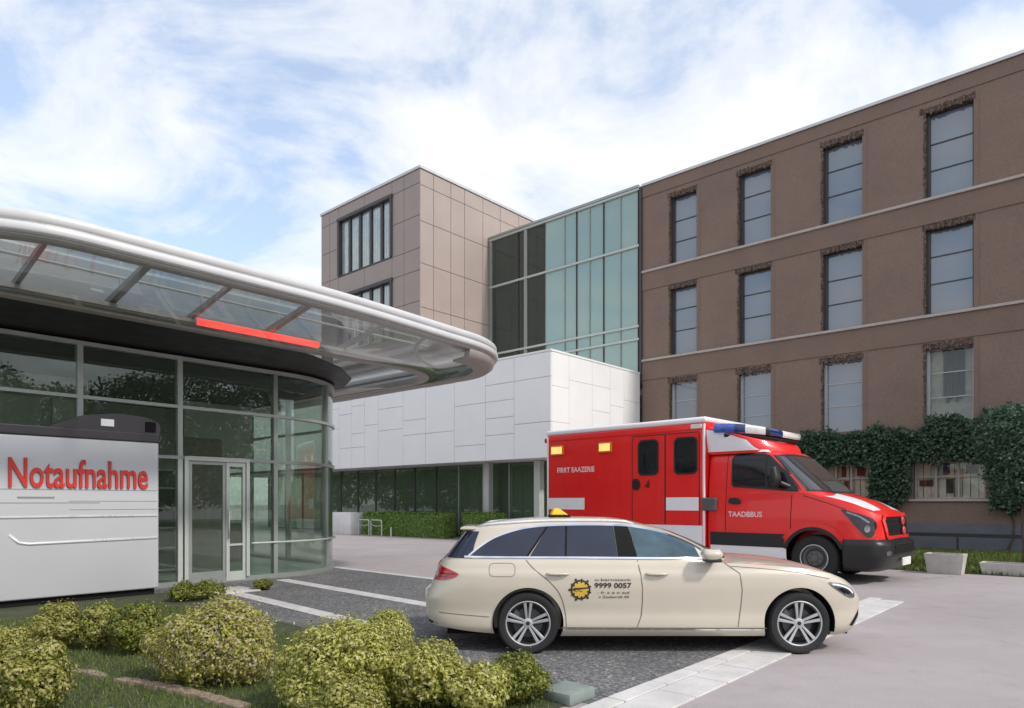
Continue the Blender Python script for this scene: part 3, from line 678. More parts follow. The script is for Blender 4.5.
# ------------------------------------------------------------------ white clad pavilion
WB = P(24, 22)
white = thing('white_pavilion', WB, 'low white panelled block overhanging a dark glazed ground floor behind the ambulance', 'building')
WA0, WA1, WB0, WB1, WZ0, WZ1 = 16.45, 46.0, 20.8, 27.35, 3.38, 7.5
bm = newbm(); a = WA0; g = 0.010; row = 0
while a < WA1 - 0.1:            # vertical courses cut into panels of uneven height
    wd = random.choice((1.1, 1.35, 1.6, 1.9)); e = min(a + wd, WA1); z = WZ0
    while z < WZ1 - 0.05:
        hh = random.choice((0.7, 1.05, 1.4, 1.75, 2.1)); t = min(z + hh, WZ1)
        if WZ1 - t < 0.45: t = WZ1
        d = random.uniform(0, 0.005)
        abox(bm, a + g, e - g, WB0 - d, WB0 + 0.06, z + g, t - g); z = t
    a = e
b = WB0 + 0.062
while b < WB1 - 0.1:
    wd = random.choice((1.1, 1.35, 1.6)); e = min(b + wd, WB1); z = WZ0
    while z < WZ1 - 0.05:
        hh = random.choice((1.05, 1.4, 2.1)); t = min(z + hh, WZ1)
        if WZ1 - t < 0.45: t = WZ1
        abox(bm, WA0, WA0 + 0.06, b + g * .6, e - g * .6, z + g * .6, t - g * .6); z = t
    b = e
obj('cladding', bm, 'white_panel', white, world=True)
bm = newbm(); abox(bm, WA0 + 0.045, WA1, WB0 + 0.045, WB1, WZ0 + 0.01, WZ1 - 0.01); obj('wall', bm, 'joint_grey', white, world=True)
bm = newbm(); abox(bm, WA0 - 0.02, WA1, WB0 - 0.02, WB1, WZ1 + 0.002, WZ1 + 0.08); obj('coping', bm, 'white_panel', white, world=True)
GB = 22.6
gm = [17.2, 18.6, 20.2, 21.8, 23.4, 25.0, 26.6, 28.2, 29.8, 31.4, 33.0, 35, 37, 39, 41]
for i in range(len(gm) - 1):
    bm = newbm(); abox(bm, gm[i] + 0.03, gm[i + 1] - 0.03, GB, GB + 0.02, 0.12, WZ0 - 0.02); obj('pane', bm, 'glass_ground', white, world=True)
for a in gm:
    bm = newbm(); abox(bm, a - 0.029, a + 0.029, GB - 0.05, GB + 0.08, 0.1, WZ0); obj('mullion', bm, 'alu' if a < 24 else 'frame_dark', white, world=True)
bm = newbm(); abox(bm, gm[0], gm[-1], GB - 0.06, GB + 0.1, 0, 0.098); obj('plinth', bm, 'frame_dark', white, world=True)
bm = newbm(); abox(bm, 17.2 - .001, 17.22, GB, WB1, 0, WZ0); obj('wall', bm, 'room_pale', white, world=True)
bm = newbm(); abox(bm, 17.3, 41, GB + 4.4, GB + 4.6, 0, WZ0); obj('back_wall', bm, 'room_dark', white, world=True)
bm = newbm(); abox(bm, 17.3, 41, GB + 0.12, GB + 4.4, 0.004, 0.06); obj('floor', bm, 'room_floor', white, world=True)
for a in (18.0, 20.9, 23.6, 27.5, 33.5):
    bm = newbm(); abox(bm, a - 0.16, a + 0.16, GB - 0.8, GB - 0.48, 0.0, WZ0 - .002, bevel=0.02) if a < 21 else abox(bm, a - 0.15, a + 0.15, GB + 1, GB + 1.3, 0.0, WZ0 - .002); obj('column', bm, 'alu_pale' if a < 21 else 'room_grey', white, world=True)
for a in (19.2, 19.75, 21.2, 22.4):
    bm = newbm()
    for k in range(7): abox(bm, a + k * 0.06, a + k * 0.06 + 0.055, GB + 0.3 + 0.03 * (k % 2), GB + 0.33 + 0.03 * (k % 2), 0.1, 3.2)
    obj('curtain', bm, 'curtain', white, world=True)

# furniture seen dimly behind the ground floor glass
for i, (a, lab) in enumerate(((25.6, 'pale table behind the pavilion glass, right of the other table'), (29.9, 'pale table behind the pavilion glass above the white block'))):
    t = thing('table', P(a, 24.0), lab, 'table', 'tables behind the pavilion glass')
    bm = newbm(); abox(bm, a - 0.8, a + 0.8, 23.6, 24.4, 1.18, 1.24, bevel=0.01); obj('tabletop', bm, 'room_pale', t, world=True)
    for da in (-0.7, 0.7):
        for db in (-0.3, 0.3):
            bm = newbm(); abox(bm, a + da - 0.03, a + da + 0.03, 24 + db - 0.03, 24 + db + 0.03, 0.06, 1.18); obj('leg', bm, 'steel_grey', t, world=True)

# ------------------------------------------------------------------ entrance lobby
LB = P(14.5, 6.5)
lobby = thing('entrance_lobby', LB, 'glass-walled hospital entrance lobby with rounded corner and projecting canopy', 'building')
WAa = 13.75; RC = 2.2; CA, CB = WAa + RC, 8.0
HZ = 4.46
def wallpath(off=0.0):
    pts = [(WAa - off, 0.3), (WAa - off, 8.0)]
    for k in range(1, 13):
        t = R(90 * k / 12); pts.append((CA - (RC + off) * math.cos(t), CB + (RC + off) * math.sin(t)))
    pts.append((24.0, CB + RC + off)); return pts
def path_at(s, off=0.0):
    """point and direction at arc length s along the lobby outline, from b = 0.3"""
    L1 = 7.7; L2 = RC * math.pi / 2
    if s <= L1: return (WAa - off, 0.3 + s)
    if s <= L1 + L2: t = (s - L1) / RC; return (CA - (RC + off) * math.cos(t), CB + (RC + off) * math.sin(t))
    return (CA + s - L1 - L2, CB + RC + off)
def path_wall(bm, s0, s1, z0, z1, o0, o1, mi=0, step=0.18):
    n = max(1, int((s1 - s0) / step)) if s1 > 7.7 else 1
    ss = [s0 + (s1 - s0) * k / n for k in range(n + 1)]
    ring = []
    for s in ss:
        i, o = path_at(s, o0), path_at(s, o1)
        ring.append([bm.verts.new(P(*i, z0)), bm.verts.new(P(*o, z0)), bm.verts.new(P(*o, z1)), bm.verts.new(P(*i, z1))])
    for k in range(n):
        for j in range(4): bm.faces.new((ring[k][j], ring[k][(j + 1) % 4], ring[k + 1][(j + 1) % 4], ring[k + 1][j])).material_index = mi
    bm.faces.new(ring[0][::-1]).material_index = mi; bm.faces.new(ring[-1]).material_index = mi
sv = lambda b: b - 0.3
mull = [0.0, sv(2.2), sv(3.98), sv(5.70), sv(7.72), sv(9.35), sv(11.0), sv(12.9), sv(15), sv(17)]
for i in range(len(mull) - 1):
    s0, s1 = mull[i] + 0.03, mull[i + 1] - 0.03
    for z0, z1 in ((0.1, 2.50), (2.54, 3.48), (3.54, HZ - 0.03)):
        if i == 3 and z0 < 1: s0_ = sv(7.10)
        else: s0_ = s0
        bm = newbm(); path_wall(bm, s0_, s1, z0, z1, -0.006, 0.006); obj('pane', bm, 'glass_lobby', lobby, world=True, smooth=True, auto=30)
for i, s in enumerate(mull):
    w = 0.045 if i in (2, 3, 4) else 0.03
    bm = newbm(); path_wall(bm, s - w, s + w, 0.1, HZ, -0.10, 0.045); obj('mullion', bm, 'alu_pale' if i < 4 else 'alu', lobby, world=True)
for z, h_, m_ in ((HZ, 0.035, 'alu_pale'), (3.51, 0.03, 'alu_pale'), (2.52, 0.032, 'alu'), (0.05, 0.05, 'alu')):
    bm = newbm(); path_wall(bm, 0, mull[-1], z - h_, z + h_, -0.08, 0.051); obj('transom', bm, m_, lobby, world=True, smooth=True, auto=30)
# door: fixed leaf, narrow leaf ajar, frame
d = link(bpy.data.objects.new('entrance_door', None)); d.parent = lobby; d.location = P(13.75, 6.4) - LB
bm = newbm()
for b0 in (5.765, 7.03): abox(bm, 13.66, 13.81, b0, b0 + 0.07, 0.101, 2.55)
abox(bm, 13.66, 13.81, 5.836, 7.029, 2.47, 2.555); obj('door_frame', bm, 'alu_pale', d, world=True)
bm = newbm()
for b0, b1 in ((5.85, 5.92), (6.54, 6.60)): abox(bm, 13.70, 13.76, b0, b1, 0.03, 2.46)
abox(bm, 13.70, 13.76, 5.921, 6.539, 2.40, 2.46); abox(bm, 13.70, 13.76, 5.921, 6.539, 0.03, 0.25); obj('door_leaf', bm, 'alu', d, world=True)
bm = newbm()
for b0, b1 in ((6.61, 6.68), (6.96, 7.02)): abox(bm, 13.69, 13.75, b0, b1, 0.03, 2.46)
abox(bm, 13.69, 13.75, 6.681, 6.959, 2.38, 2.46); abox(bm, 13.69, 13.75, 6.681, 6.959, 0.03, 0.22); abox(bm, 13.69, 13.75, 6.681, 6.959, 0.75, 0.79); obj('door_leaf', bm, 'alu_pale', d, world=True)
for b0, b1 in ((5.921, 6.539), (6.681, 6.959)):
    bm = newbm(); abox(bm, 13.722, 13.728, b0, b1, 0.22, 2.40); obj('pane', bm, 'glass_lobby', d, world=True)
bm = newbm(); tube(bm, [P(13.64, 6.645, 0.9), P(13.64, 6.645, 1.5)], 0.016); tube(bm, [P(13.70, 6.645, 1.0), P(13.64, 6.645, 1.0)], 0.01); tube(bm, [P(13.70, 6.645, 1.4), P(13.64, 6.645, 1.4)], 0.01); obj('handle', bm, 'chrome', d, world=True)
bm = newbm(); tube(bm, [P(*path_at(sv(7.15), 0.06), 0.78)] + [P(*path_at(s, 0.06), 0.78) for s in np.linspace(sv(7.3), sv(11.0), 20)], 0.022); obj('push_rail', bm, 'alu_pale', lobby, world=True, smooth=True)
# inside
inner = [(WAa + 0.15, 0.3), (WAa + 0.15, 8.0)] + [(CA - (RC - 0.15) * math.cos(R(k * 15)), CB + (RC - 0.15) * math.sin(R(k * 15))) for k in range(1, 7)] + [(24, CB + RC - 0.15), (24, 0.3)]
bm = newbm(); prism(bm, inner, 0.004, 0.03); obj('floor', bm, 'room_floor', lobby, world=True)
bm = newbm(); prism(bm, inner, 4.40, 4.44); obj('ceiling', bm, 'room_dark', lobby, world=True)
bm = newbm(); abox(bm, 21.0, 21.2, 0.3, 10, 0.03, 4.4); abox(bm, WAa + 0.2, 24, 0.3, 0.5, 0.03, 4.4); obj('back_wall', bm, 'room_grey', lobby, world=True)
bm = newbm(); abox(bm, 17.4, 17.55, 0.5, 5.2, 0.03, 4.4); obj('partition', bm, 'room_green', lobby, world=True)
for b0, b1, z0, z1 in ((2.4, 3.2, 2.7, 3.9), (3.4, 4.3, 2.7, 3.9), (4.5, 5.1, 2.9, 3.9)):
    bm = newbm(); abox(bm, 17.35, 17.392, b0, b1, z0, z1); obj('wall_panel', bm, 'room_pale', lobby, world=True)
bm = newbm(); abox(bm, 16.6, 16.75, 6.9, 7.9, 0.03, 3.2); obj('partition', bm, 'room_brown', lobby, world=True)
bm = newbm(); abox(bm, 19.0, 19.2, 8.0, 9.9, 2.6, 4.4); obj('partition', bm, 'room_pale', lobby, world=True)
t = thing('reception_desk', P(18.2, 8.2), 'pale reception desk with dark front inside the glass lobby', 'desk')
bm = newbm(); abox(bm, 17.9, 18.6, 7.4, 9.4, 1.08, 1.14, bevel=0.01); obj('desk_top', bm, 'room_pale', t, world=True)
bm = newbm(); abox(bm, 18.0, 18.5, 7.45, 9.35, 0.03, 1.08); obj('desk_front', bm, 'room_brown', t, world=True)
t = thing('shelf_unit', P(16.2, 6.3), 'dark open shelf unit seen through the lobby door', 'shelf')
bm = newbm()
for b0 in (6.0, 6.65): abox(bm, 16.1, 16.45, b0, b0 + 0.04, 0.03, 2.4)
abox(bm, 16.452, 16.47, 6.0, 6.69, 0.03, 2.4); obj('side_panel', bm, 'room_dark', t, world=True)
for z in (0.1, 0.6, 1.05, 1.5, 1.95, 2.36):
    bm = newbm(); abox(bm, 16.1, 16.45, 6.041, 6.649, z, z + 0.03); obj('shelf', bm, 'room_grey', t, world=True)

# roof and canopy
bm = newbm(); prism(bm, wallpath(0.02)[:-1] + [(24.0, CB + RC + 0.02), (24.0, 0.3)], HZ + 0.08, 4.98); obj('roof_fascia', bm, 'canopy_dark', lobby, world=True)
can = link(bpy.data.objects.new('canopy', None)); can.parent = lobby; can.location = P(12, 6, 4.9) - LB
can['label'] = 'glazed canopy with white double rim and beige underside'
def rr_ab(a0, a1, b0, b1, r0, r1, n=12):
    """canopy outline: front-left corner radius r0, front-right corner radius r1, open at the back"""
    out = [(a1, b0)]
    for k in range(n + 1): t = R(90 * k / n); out.append((a0 + r0 - r0 * math.sin(t), b0 + r0 - r0 * math.cos(t)))
    m = int((b1 - b0 - r0 - r1) / 0.5)
    out += [(a0, b0 + r0 + (b1 - b0 - r0 - r1) * k / m) for k in range(1, m)]
    for k in range(n + 1): t = R(90 * k / n); out.append((a0 + r1 - r1 * math.cos(t), b1 - r1 + r1 * math.sin(t)))
    out.append((a1, b1)); return out
rim_c = rr_ab(9.82, 21.0, 1.32, 11.53, 1.6, 1.8)
def droop(b): t = max(0.0, min(1.0, (b - 6.0) / 5.4)); return -0.15 * t * t * (3 - 2 * t)
def sweep(bm, path, prof, mi=0, dz=False):
    """prof: (outward offset, z) loop; outward measured from the path"""
    N = len(path); rings = []
    for i in range(N):
        p = Vector(path[i]); q0 = Vector(path[max(0, i - 1)]); q1 = Vector(path[min(N - 1, i + 1)]); t = (q1 - q0).normalized(); nn = Vector((-t.y, t.x))
        c = Vector((15, 6)); 
        if nn.dot(p - c) < 0: nn = -nn
        rings.append([bm.verts.new(P(p.x + nn.x * o, p.y + nn.y * o, z + (droop(p.y) if dz else 0))) for o, z in prof])
    m = len(prof)
    for i in range(N - 1):
        for k in range(m): bm.faces.new((rings[i][k], rings[i][(k + 1) % m], rings[i + 1][(k + 1) % m], rings[i + 1][k])).material_index = mi
    bm.faces.new(rings[0]); bm.faces.new(rings[-1][::-1])
def oval(cx, cz, rx, rz, n=12, p=2.6): return [(cx + rx * math.copysign(abs(math.cos(2 * math.pi * k / n)) ** (2 / p), math.cos(2 * math.pi * k / n)), cz + rz * math.copysign(abs(math.sin(2 * math.pi * k / n)) ** (2 / p), math.sin(2 * math.pi * k / n))) for k in range(n)]
bm = newbm(); sweep(bm, rim_c, oval(-0.05, 5.115, 0.15, 0.078, 20, 3.2), dz=True); obj('rim', bm, 'fascia_white', can, world=True, smooth=True)
bm = newbm(); sweep(bm, rim_c, oval(-0.02, 4.965, 0.15, 0.070, 20, 3.6), dz=True); obj('rim', bm, 'fascia_white', can, world=True, smooth=True)
bm = newbm(); sweep(bm, rim_c, [(-0.10, 4.845), (0.045, 4.845), (0.085, 4.875), (0.05, 4.905), (-0.10, 4.905)], dz=True); obj('drip_edge', bm, 'canopy_rib', can, world=True)
bm = newbm(); sweep(bm, rim_c, [(-0.12, 5.02), (0.07, 5.02), (0.07, 5.055), (-0.12, 5.055)], dz=True); obj('shadow_gap', bm, 'canopy_rib', can, world=True)
# glass belly from the rim down to the inner soffit edge; match the two outlines corner by corner instead of by length
ro = rr_ab(9.80, 21.0, 1.30, 11.53, 1.6, 1.8, 12)[1:-1]; ri = rr_ab(11.55, 21.0, 1.65, 11.1, 0.8, 1.6, 12)[1:-1]
ro = [(21.0, 1.30)] + ro + [(21.0, 11.53)]; ri = [(21.0, 1.65)] + ri + [(21.0, 11.1)]
ni = 25; 
def seg_match(path):
    # arc + straight + arc, always 13 + 14 + 13 points
    a = path[1:14]; c = path[-14:-1]; s0, s1 = a[-1], c[0]
    mid = [(s0[0] + (s1[0] - s0[0]) * k / 15, s0[1] + (s1[1] - s0[1]) * k / 15) for k in range(1, 15)]
    return [path[0]] + a + mid + c + [path[-1]]
ro, ri = seg_match(ro), seg_match(ri)
bm = newbm(); prev = None
for po, pi_ in zip(ro, ri):
    cur = []
    for k in range(7):
        t = k / 6; zz = 4.88 + droop(po[1]) * (1 - t) - 0.33 * math.sin(t * math.pi / 2) ** 1.3
        cur.append(bm.verts.new(P(po[0] + (pi_[0] - po[0]) * t, po[1] + (pi_[1] - po[1]) * t, zz)))
    if prev:
        for k in range(6): bm.faces.new((prev[k], prev[k + 1], cur[k + 1], cur[k]))
    prev = cur
obj('glass_belly', bm, 'glass_canopy', can, world=True, smooth=True)
bm = newbm(); sweep(bm, ri, [(0.0, 4.555), (0.17, 4.60), (0.17, 4.66), (-0.22, 4.66), (-0.22, 4.53), (-0.02, 4.53)]); obj('soffit_edge', bm, 'canopy_beige', can, world=True)
lip = [p for p in rim_c if p[1] > 9.3]
bm = newbm(); sweep(bm, lip, [(-0.42, 4.53), (-0.08, 4.53), (0.02, 4.60), (0.06, 4.72), (0.03, 4.80), (-0.05, 4.80), (-0.06, 4.70), (-0.12, 4.60), (-0.42, 4.57)]); obj('end_lip', bm, 'canopy_beige', can, world=True, smooth=True, auto=50)
# dark soffit over the lobby front and pale soffit towards the free end
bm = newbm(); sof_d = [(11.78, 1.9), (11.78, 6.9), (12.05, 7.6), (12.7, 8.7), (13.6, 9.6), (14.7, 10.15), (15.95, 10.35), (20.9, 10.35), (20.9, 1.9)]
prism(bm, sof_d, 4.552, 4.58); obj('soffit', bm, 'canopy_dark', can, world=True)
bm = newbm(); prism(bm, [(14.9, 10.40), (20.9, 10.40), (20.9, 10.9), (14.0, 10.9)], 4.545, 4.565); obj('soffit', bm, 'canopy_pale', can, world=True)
# roof glass, purlin and ribs
top = rr_ab(9.9, 21.0, 1.40, 11.45, 1.55, 1.75)
bm = newbm(); prism(bm, top, 5.06, 5.075); obj('roof_glass', bm, 'glass_canopy', can, world=True)
bm = newbm(); tube(bm, [P(11.1, b, 4.98) for b in np.linspace(2.1, 9.8, 12)], 0.022, 6); obj('purlin', bm, 'alu_pale', can, world=True)
for i, b in enumerate((2.55, 3.75, 4.95, 6.3, 7.9)):
    bm = newbm(); w = 0.05 if i % 2 else 0.03
    hexa(bm, [P(9.9, b - w, 4.94), P(11.75, b - w, 4.62), P(11.75, b + w, 4.62), P(9.9, b + w, 4.94), P(9.9, b - w, 5.0), P(11.75, b - w, 4.72), P(11.75, b + w, 4.72), P(9.9, b + w, 5.0)])
    tube(bm, [P(11.1, b, 4.70), P(11.1, b, 4.98)], 0.02, 6)
    obj('rib', bm, 'canopy_rib', can, world=True)
bm = newbm(); tube(bm, [P(10.15 + 1.5 * math.sin(R(t)), 9.1 + 1.5 * (1 - math.cos(R(t))), 5.0 - 0.30 * t / 90) for t in range(0, 91, 10)], 0.045, 6); obj('rib', bm, 'canopy_rib', can, world=True, smooth=True)
bm = newbm(); abox(bm, 11.355, 11.43, 5.0, 7.3, 4.575, 4.685, bevel=0.02, seg=2); obj('light_tube', bm, 'red_tube', can, world=True)

# ------------------------------------------------------------------ silver emergency sign block
SB = P(13.1, 3.5)
sign = thing('sign_block', SB, 'silver panelled block with dark roof cap and red emergency lettering', 'sign')
SA, S0, S1 = 12.8, 0.6, 4.95
bm = newbm(); abox(bm, SA, 13.5, S0, S1, 0.12, 2.70, bevel=0.03, seg=3); obj('body', bm, 'silver_paint', sign, world=True, smooth=True, auto=35)
bm = newbm(); abox(bm, SA + 0.08, 13.42, S0 + 0.05, S1 - 0.05, 0.0, 0.118); obj('plinth', bm, 'gap_black', sign, world=True)  # black infill painting the shadowed gap under the block
bm = newbm(); abox(bm, SA - 0.012, 13.51, S0 - 0.012, S1 + 0.015, 2.702, 2.86, bevel=0.02, seg=2); obj('roof_band', bm, 'cap_dark', sign, world=True)
bm = newbm(); prof = smooth_poly([(3.28, 2.862), (3.45, 2.95), (3.75, 3.08), (4.25, 3.15), (4.70, 3.14), (4.93, 3.06), (4.975, 2.97), (4.96, 2.862)], 4, closed=False)
v0 = [bm.verts.new(P(SA + 0.01, b_, z_)) for b_, z_ in prof]; v1 = [bm.verts.new(P(13.48, b_, z_)) for b_, z_ in prof]
for i in range(len(prof) - 1): bm.faces.new((v0[i], v0[i + 1], v1[i + 1], v1[i]))
bm.faces.new((v0[-1], v0[0], v1[0], v1[-1])); bm.faces.new(v0); bm.faces.new(v1[::-1]); obj('roof_cap', bm, 'cap_dark', sign, world=True, smooth=True, auto=40)
bm = newbm(); abox(bm, SA - 0.012, SA + 0.02, 4.02, 4.22, 2.93, 3.05, bevel=0.004); obj('lamp', bm, 'lamp_white', sign, world=True)
bm = newbm(); abox(bm, SA - 0.006, SA + 0.02, 4.72, 4.90, 2.88, 3.06, bevel=0.01); obj('vent', bm, 'gap_black', sign, world=True)
bm = newbm()
for b0, b1, z, h_ in ((S0 + .03, S1 - .03, 1.845, 0.010), (S0 + .03, 4.0, 1.63, 0.012), (3.55, S1 - .03, 1.66, 0.008), (3.55, S1 - .03, 1.52, 0.008), (S0 + .03, S1 - .03, 1.385, 0.022), (2.85, 3.35, 1.705, 0.03)):
    abox(bm, SA - 0.004, SA + 0.01, b0, b1, z, z + h_)
obj('groove', bm, 'groove_grey', sign, world=True)
bm = newbm(); tube(bm, [P(SA + 0.002, 2.75, 1.14), P(SA + 0.002, 2.87, 1.015), P(SA + 0.002, 3.0, 0.99), P(SA + 0.002, S1 - 0.03, 1.02)], 0.024, 8); obj('trim_ridge', bm, 'ridge_bright', sign, world=True, smooth=True)
bm = newbm(); abox(bm, SA - 0.006, SA + 0.01, S0 + .03, S1 - .03, 1.408, 1.43); obj('trim_ridge', bm, 'ridge_bright', sign, world=True)
bm = text_bm('Notaufnahme', 2.02, 0.475, 0.03, 0.012, fn=lambda x, y, z: P(SA - 0.004 - z, 2.735 + x, 1.875 + y), side=1)
obj('lettering', bm, ['sign_red', 'sign_edge'], sign, world=True, label='raised red lettering reading Notaufnahme')

# ------------------------------------------------------------------ wheels (local y is the axle, outer face towards -y)
def tyre_bm(Rt, Rr, w):
    bm = newbm(); h = w / 2
    prof = [(Rr, -h * 0.86), (Rr + (Rt - Rr) * 0.35, -h * 1.0), (Rr + (Rt - Rr) * 0.75, -h * 0.98), (Rt - 0.012, -h * 0.82), (Rt, -h * 0.6)]
    for k in (-0.38, -0.05, 0.3): prof += [(Rt, h * (k - 0.06)), (Rt - 0.008, h * (k - 0.03)), (Rt - 0.008, h * (k + 0.03)), (Rt, h * (k + 0.06))]
    prof += [(Rt, h * 0.6), (Rt - 0.012, h * 0.82), (Rr + (Rt - Rr) * 0.75, h * 0.98), (Rr + (Rt - Rr) * 0.35, h), (Rr, h * 0.86)]
    lathe(bm, prof, 56); return bm
def alloy_bm(Rr, w):
    bm = newbm(); h = w / 2
    lathe(bm, [(Rr + 0.004, -h * 0.86), (Rr - 0.004, -h * 0.89), (Rr - 0.012, -h * 0.86), (Rr - 0.018, -h * 0.6), (Rr - 0.024, h * 0.8), (Rr + 0.004, h * 0.86)], 48)
    for k in range(5):
        for s in (-1, 1):
            t = R(90 + 72 * k); 
            r0, r1 = 0.045, Rr - 0.014; o0, o1 = s * 0.014, s * 0.034; w0, w1 = 0.022, 0.036
            def pt(r, o, y): return (math.cos(t) * r - math.sin(t) * o, y, math.sin(t) * r + math.cos(t) * o)
            y0, y1 = -h * 0.66, -h * 0.80
            hexa(bm, [pt(r0, o0 - w0 / 2, y0), pt(r1, o1 - w1 / 2, y1), pt(r1, o1 + w1 / 2, y1), pt(r0, o0 + w0 / 2, y0), pt(r0, o0 - w0 / 2, y0 + 0.03), pt(r1, o1 - w1 / 2, y1 + 0.03), pt(r1, o1 + w1 / 2, y1 + 0.03), pt(r0, o0 + w0 / 2, y0 + 0.03)], 0, 0.004)
    lathe(bm, [(0.0005, -h * 0.72), (0.028, -h * 0.72), (0.055, -h * 0.66), (0.055, -h * 0.4), (0.0005, -h * 0.4)], 24, mi=0)
    return bm
def wheel_alloy(parent, x, y, z, Rt, Rr, w, flip=False):
    e = link(bpy.data.objects.new('wheel', None)); e.parent = parent; e.location = (x, y, z); e.rotation_euler = (0, 0, math.pi if flip else 0)
    obj('tyre', tyre_bm(Rt, Rr, w), 'tyre_rubber', e, smooth=True, auto=40)
    obj('rim', alloy_bm(Rr, w), 'rim_silver', e, smooth=True, auto=35)
    bm = newbm(); lathe(bm, [(0.0005, -w * 0.10), (Rr * 0.66, -w * 0.10), (Rr * 0.66, -w * 0.04), (0.0005, -w * 0.04)], 36); obj('brake_disc', bm, 'brake_steel', e, smooth=True, auto=40)
    bm = newbm(); lathe(bm, [(0.0005, w * 0.02), (Rr - 0.026, w * 0.02), (Rr - 0.026, w * 0.3), (0.0005, w * 0.3)], 36); obj('barrel', bm, 'rim_dark', e)
    bm = newbm(); lathe(bm, [(Rr - 0.03, -w * 0.36), (Rr - 0.02, -w * 0.36), (Rr - 0.02, w * 0.01), (Rr - 0.03, w * 0.01)], 40); obj('rim_well', bm, 'rim_dark', e)
    bm = newbm(); lathe(bm, [(0.0005, -w * 0.372), (0.022, -w * 0.372), (0.022, -w * 0.355), (0.0005, -w * 0.355)], 20); obj('hub_cap', bm, 'rim_dark', e)
    bm = newbm()
    for k in range(3): pass
    t0 = R(130)
    hexa(bm, [(math.cos(a_) * r_, y_, math.sin(a_) * r_) for y_ in (-w * 0.16, w * 0.0) for a_, r_ in ((t0, Rr * 0.5), (t0, Rr * 0.82), (t0 + 0.7, Rr * 0.82), (t0 + 0.7, Rr * 0.5))]); obj('brake_caliper', bm, 'steel_grey', e)
    return e

# ------------------------------------------------------------------ taxi (local x forward, rear axle at x = 0)
taxi = thing('taxi', (0.173, 8.31, 0), 'cream estate taxi with tinted side windows, round yellow emblem and phone number', 'car')
low = Shell(xr=[(0.18, -0.98), (0.30, -1.13), (0.42, -1.165), (0.56, -1.16), (0.72, -1.10), (0.86, -1.045), (1.02, -0.97)],
            xf=[(0.18, 3.58), (0.25, 3.66), (0.42, 3.73), (0.58, 3.73), (0.68, 3.68), (0.80, 3.55), (0.95, 3.32), (1.02, 3.25)],
            W=[(0.18, 0.83), (0.24, 0.888), (0.31, 0.908), (0.37, 0.906), (0.45, 0.900), (0.58, 0.913), (0.74, 0.927), (0.85, 0.924), (0.885, 0.916), (0.91, 0.899), (0.96, 0.884), (1.0, 0.866), (1.03, 0.845)],
            zb=[(-1.1, 0.30), (-0.5, 0.23), (0.2, 0.19), (3.3, 0.19), (3.9, 0.21)],
            zt=[(-1.1, 1.0), (0.0, 1.03), (2.2, 0.985), (2.6, 0.963), (2.95, 0.932), (3.25, 0.880), (3.48, 0.805), (3.64, 0.715), (3.74, 0.62)],
            crown=[(-1.2, 0.0), (2.0, 0.02), (2.4, 0.045), (3.1, 0.05), (3.5, 0.03), (3.72, 0.0)], pr=6.0, pf=7.5)
body = obj('body', low.mesh(144, 30, 8), 'ivory_paint', taxi, smooth=True)
RW, ZW, WBX = 0.335, 0.335, 2.94
cut(body, [cyl_y(0.385, -1.2, -0.62, 0, ZW + 0.005), cyl_y(0.385, 0.62, 1.2, 0, ZW + 0.005), cyl_y(0.385, -1.2, -0.62, WBX, ZW + 0.005), cyl_y(0.385, 0.62, 1.2, WBX, ZW + 0.005)])
top_ = Shell(xr=[(0.95, -1.0), (1.03, -0.93), (1.20, -0.80), (1.34, -0.69), (1.42, -0.62), (1.5, -0.55)],
             xf=[(0.95, 2.42), (1.05, 2.24), (1.15, 2.05), (1.25, 1.83), (1.33, 1.62), (1.38, 1.44), (1.5, 1.0)],
             W=[(0.95, 0.86), (1.03, 0.842), (1.10, 0.81), (1.25, 0.735), (1.36, 0.672), (1.42, 0.62)],
             zb=0.95, zt=[(-0.8, 1.325), (-0.3, 1.385), (0.3, 1.415), (0.9, 1.415), (1.25, 1.395), (1.5, 1.365)],
             crown=[(-0.68, 0.0), (-0.45, 0.04), (0.1, 0.058), (0.6, 0.06), (1.05, 0.052), (1.46, 0.0)], pr=5.0, pf=4.0)
obj('roof', top_.mesh(128, 20, 8, bottom=False), 'ivory_paint', taxi, smooth=True)
def tx(px, py, guess=7.6):   # a point of the near side, from its bearing
    return px, py
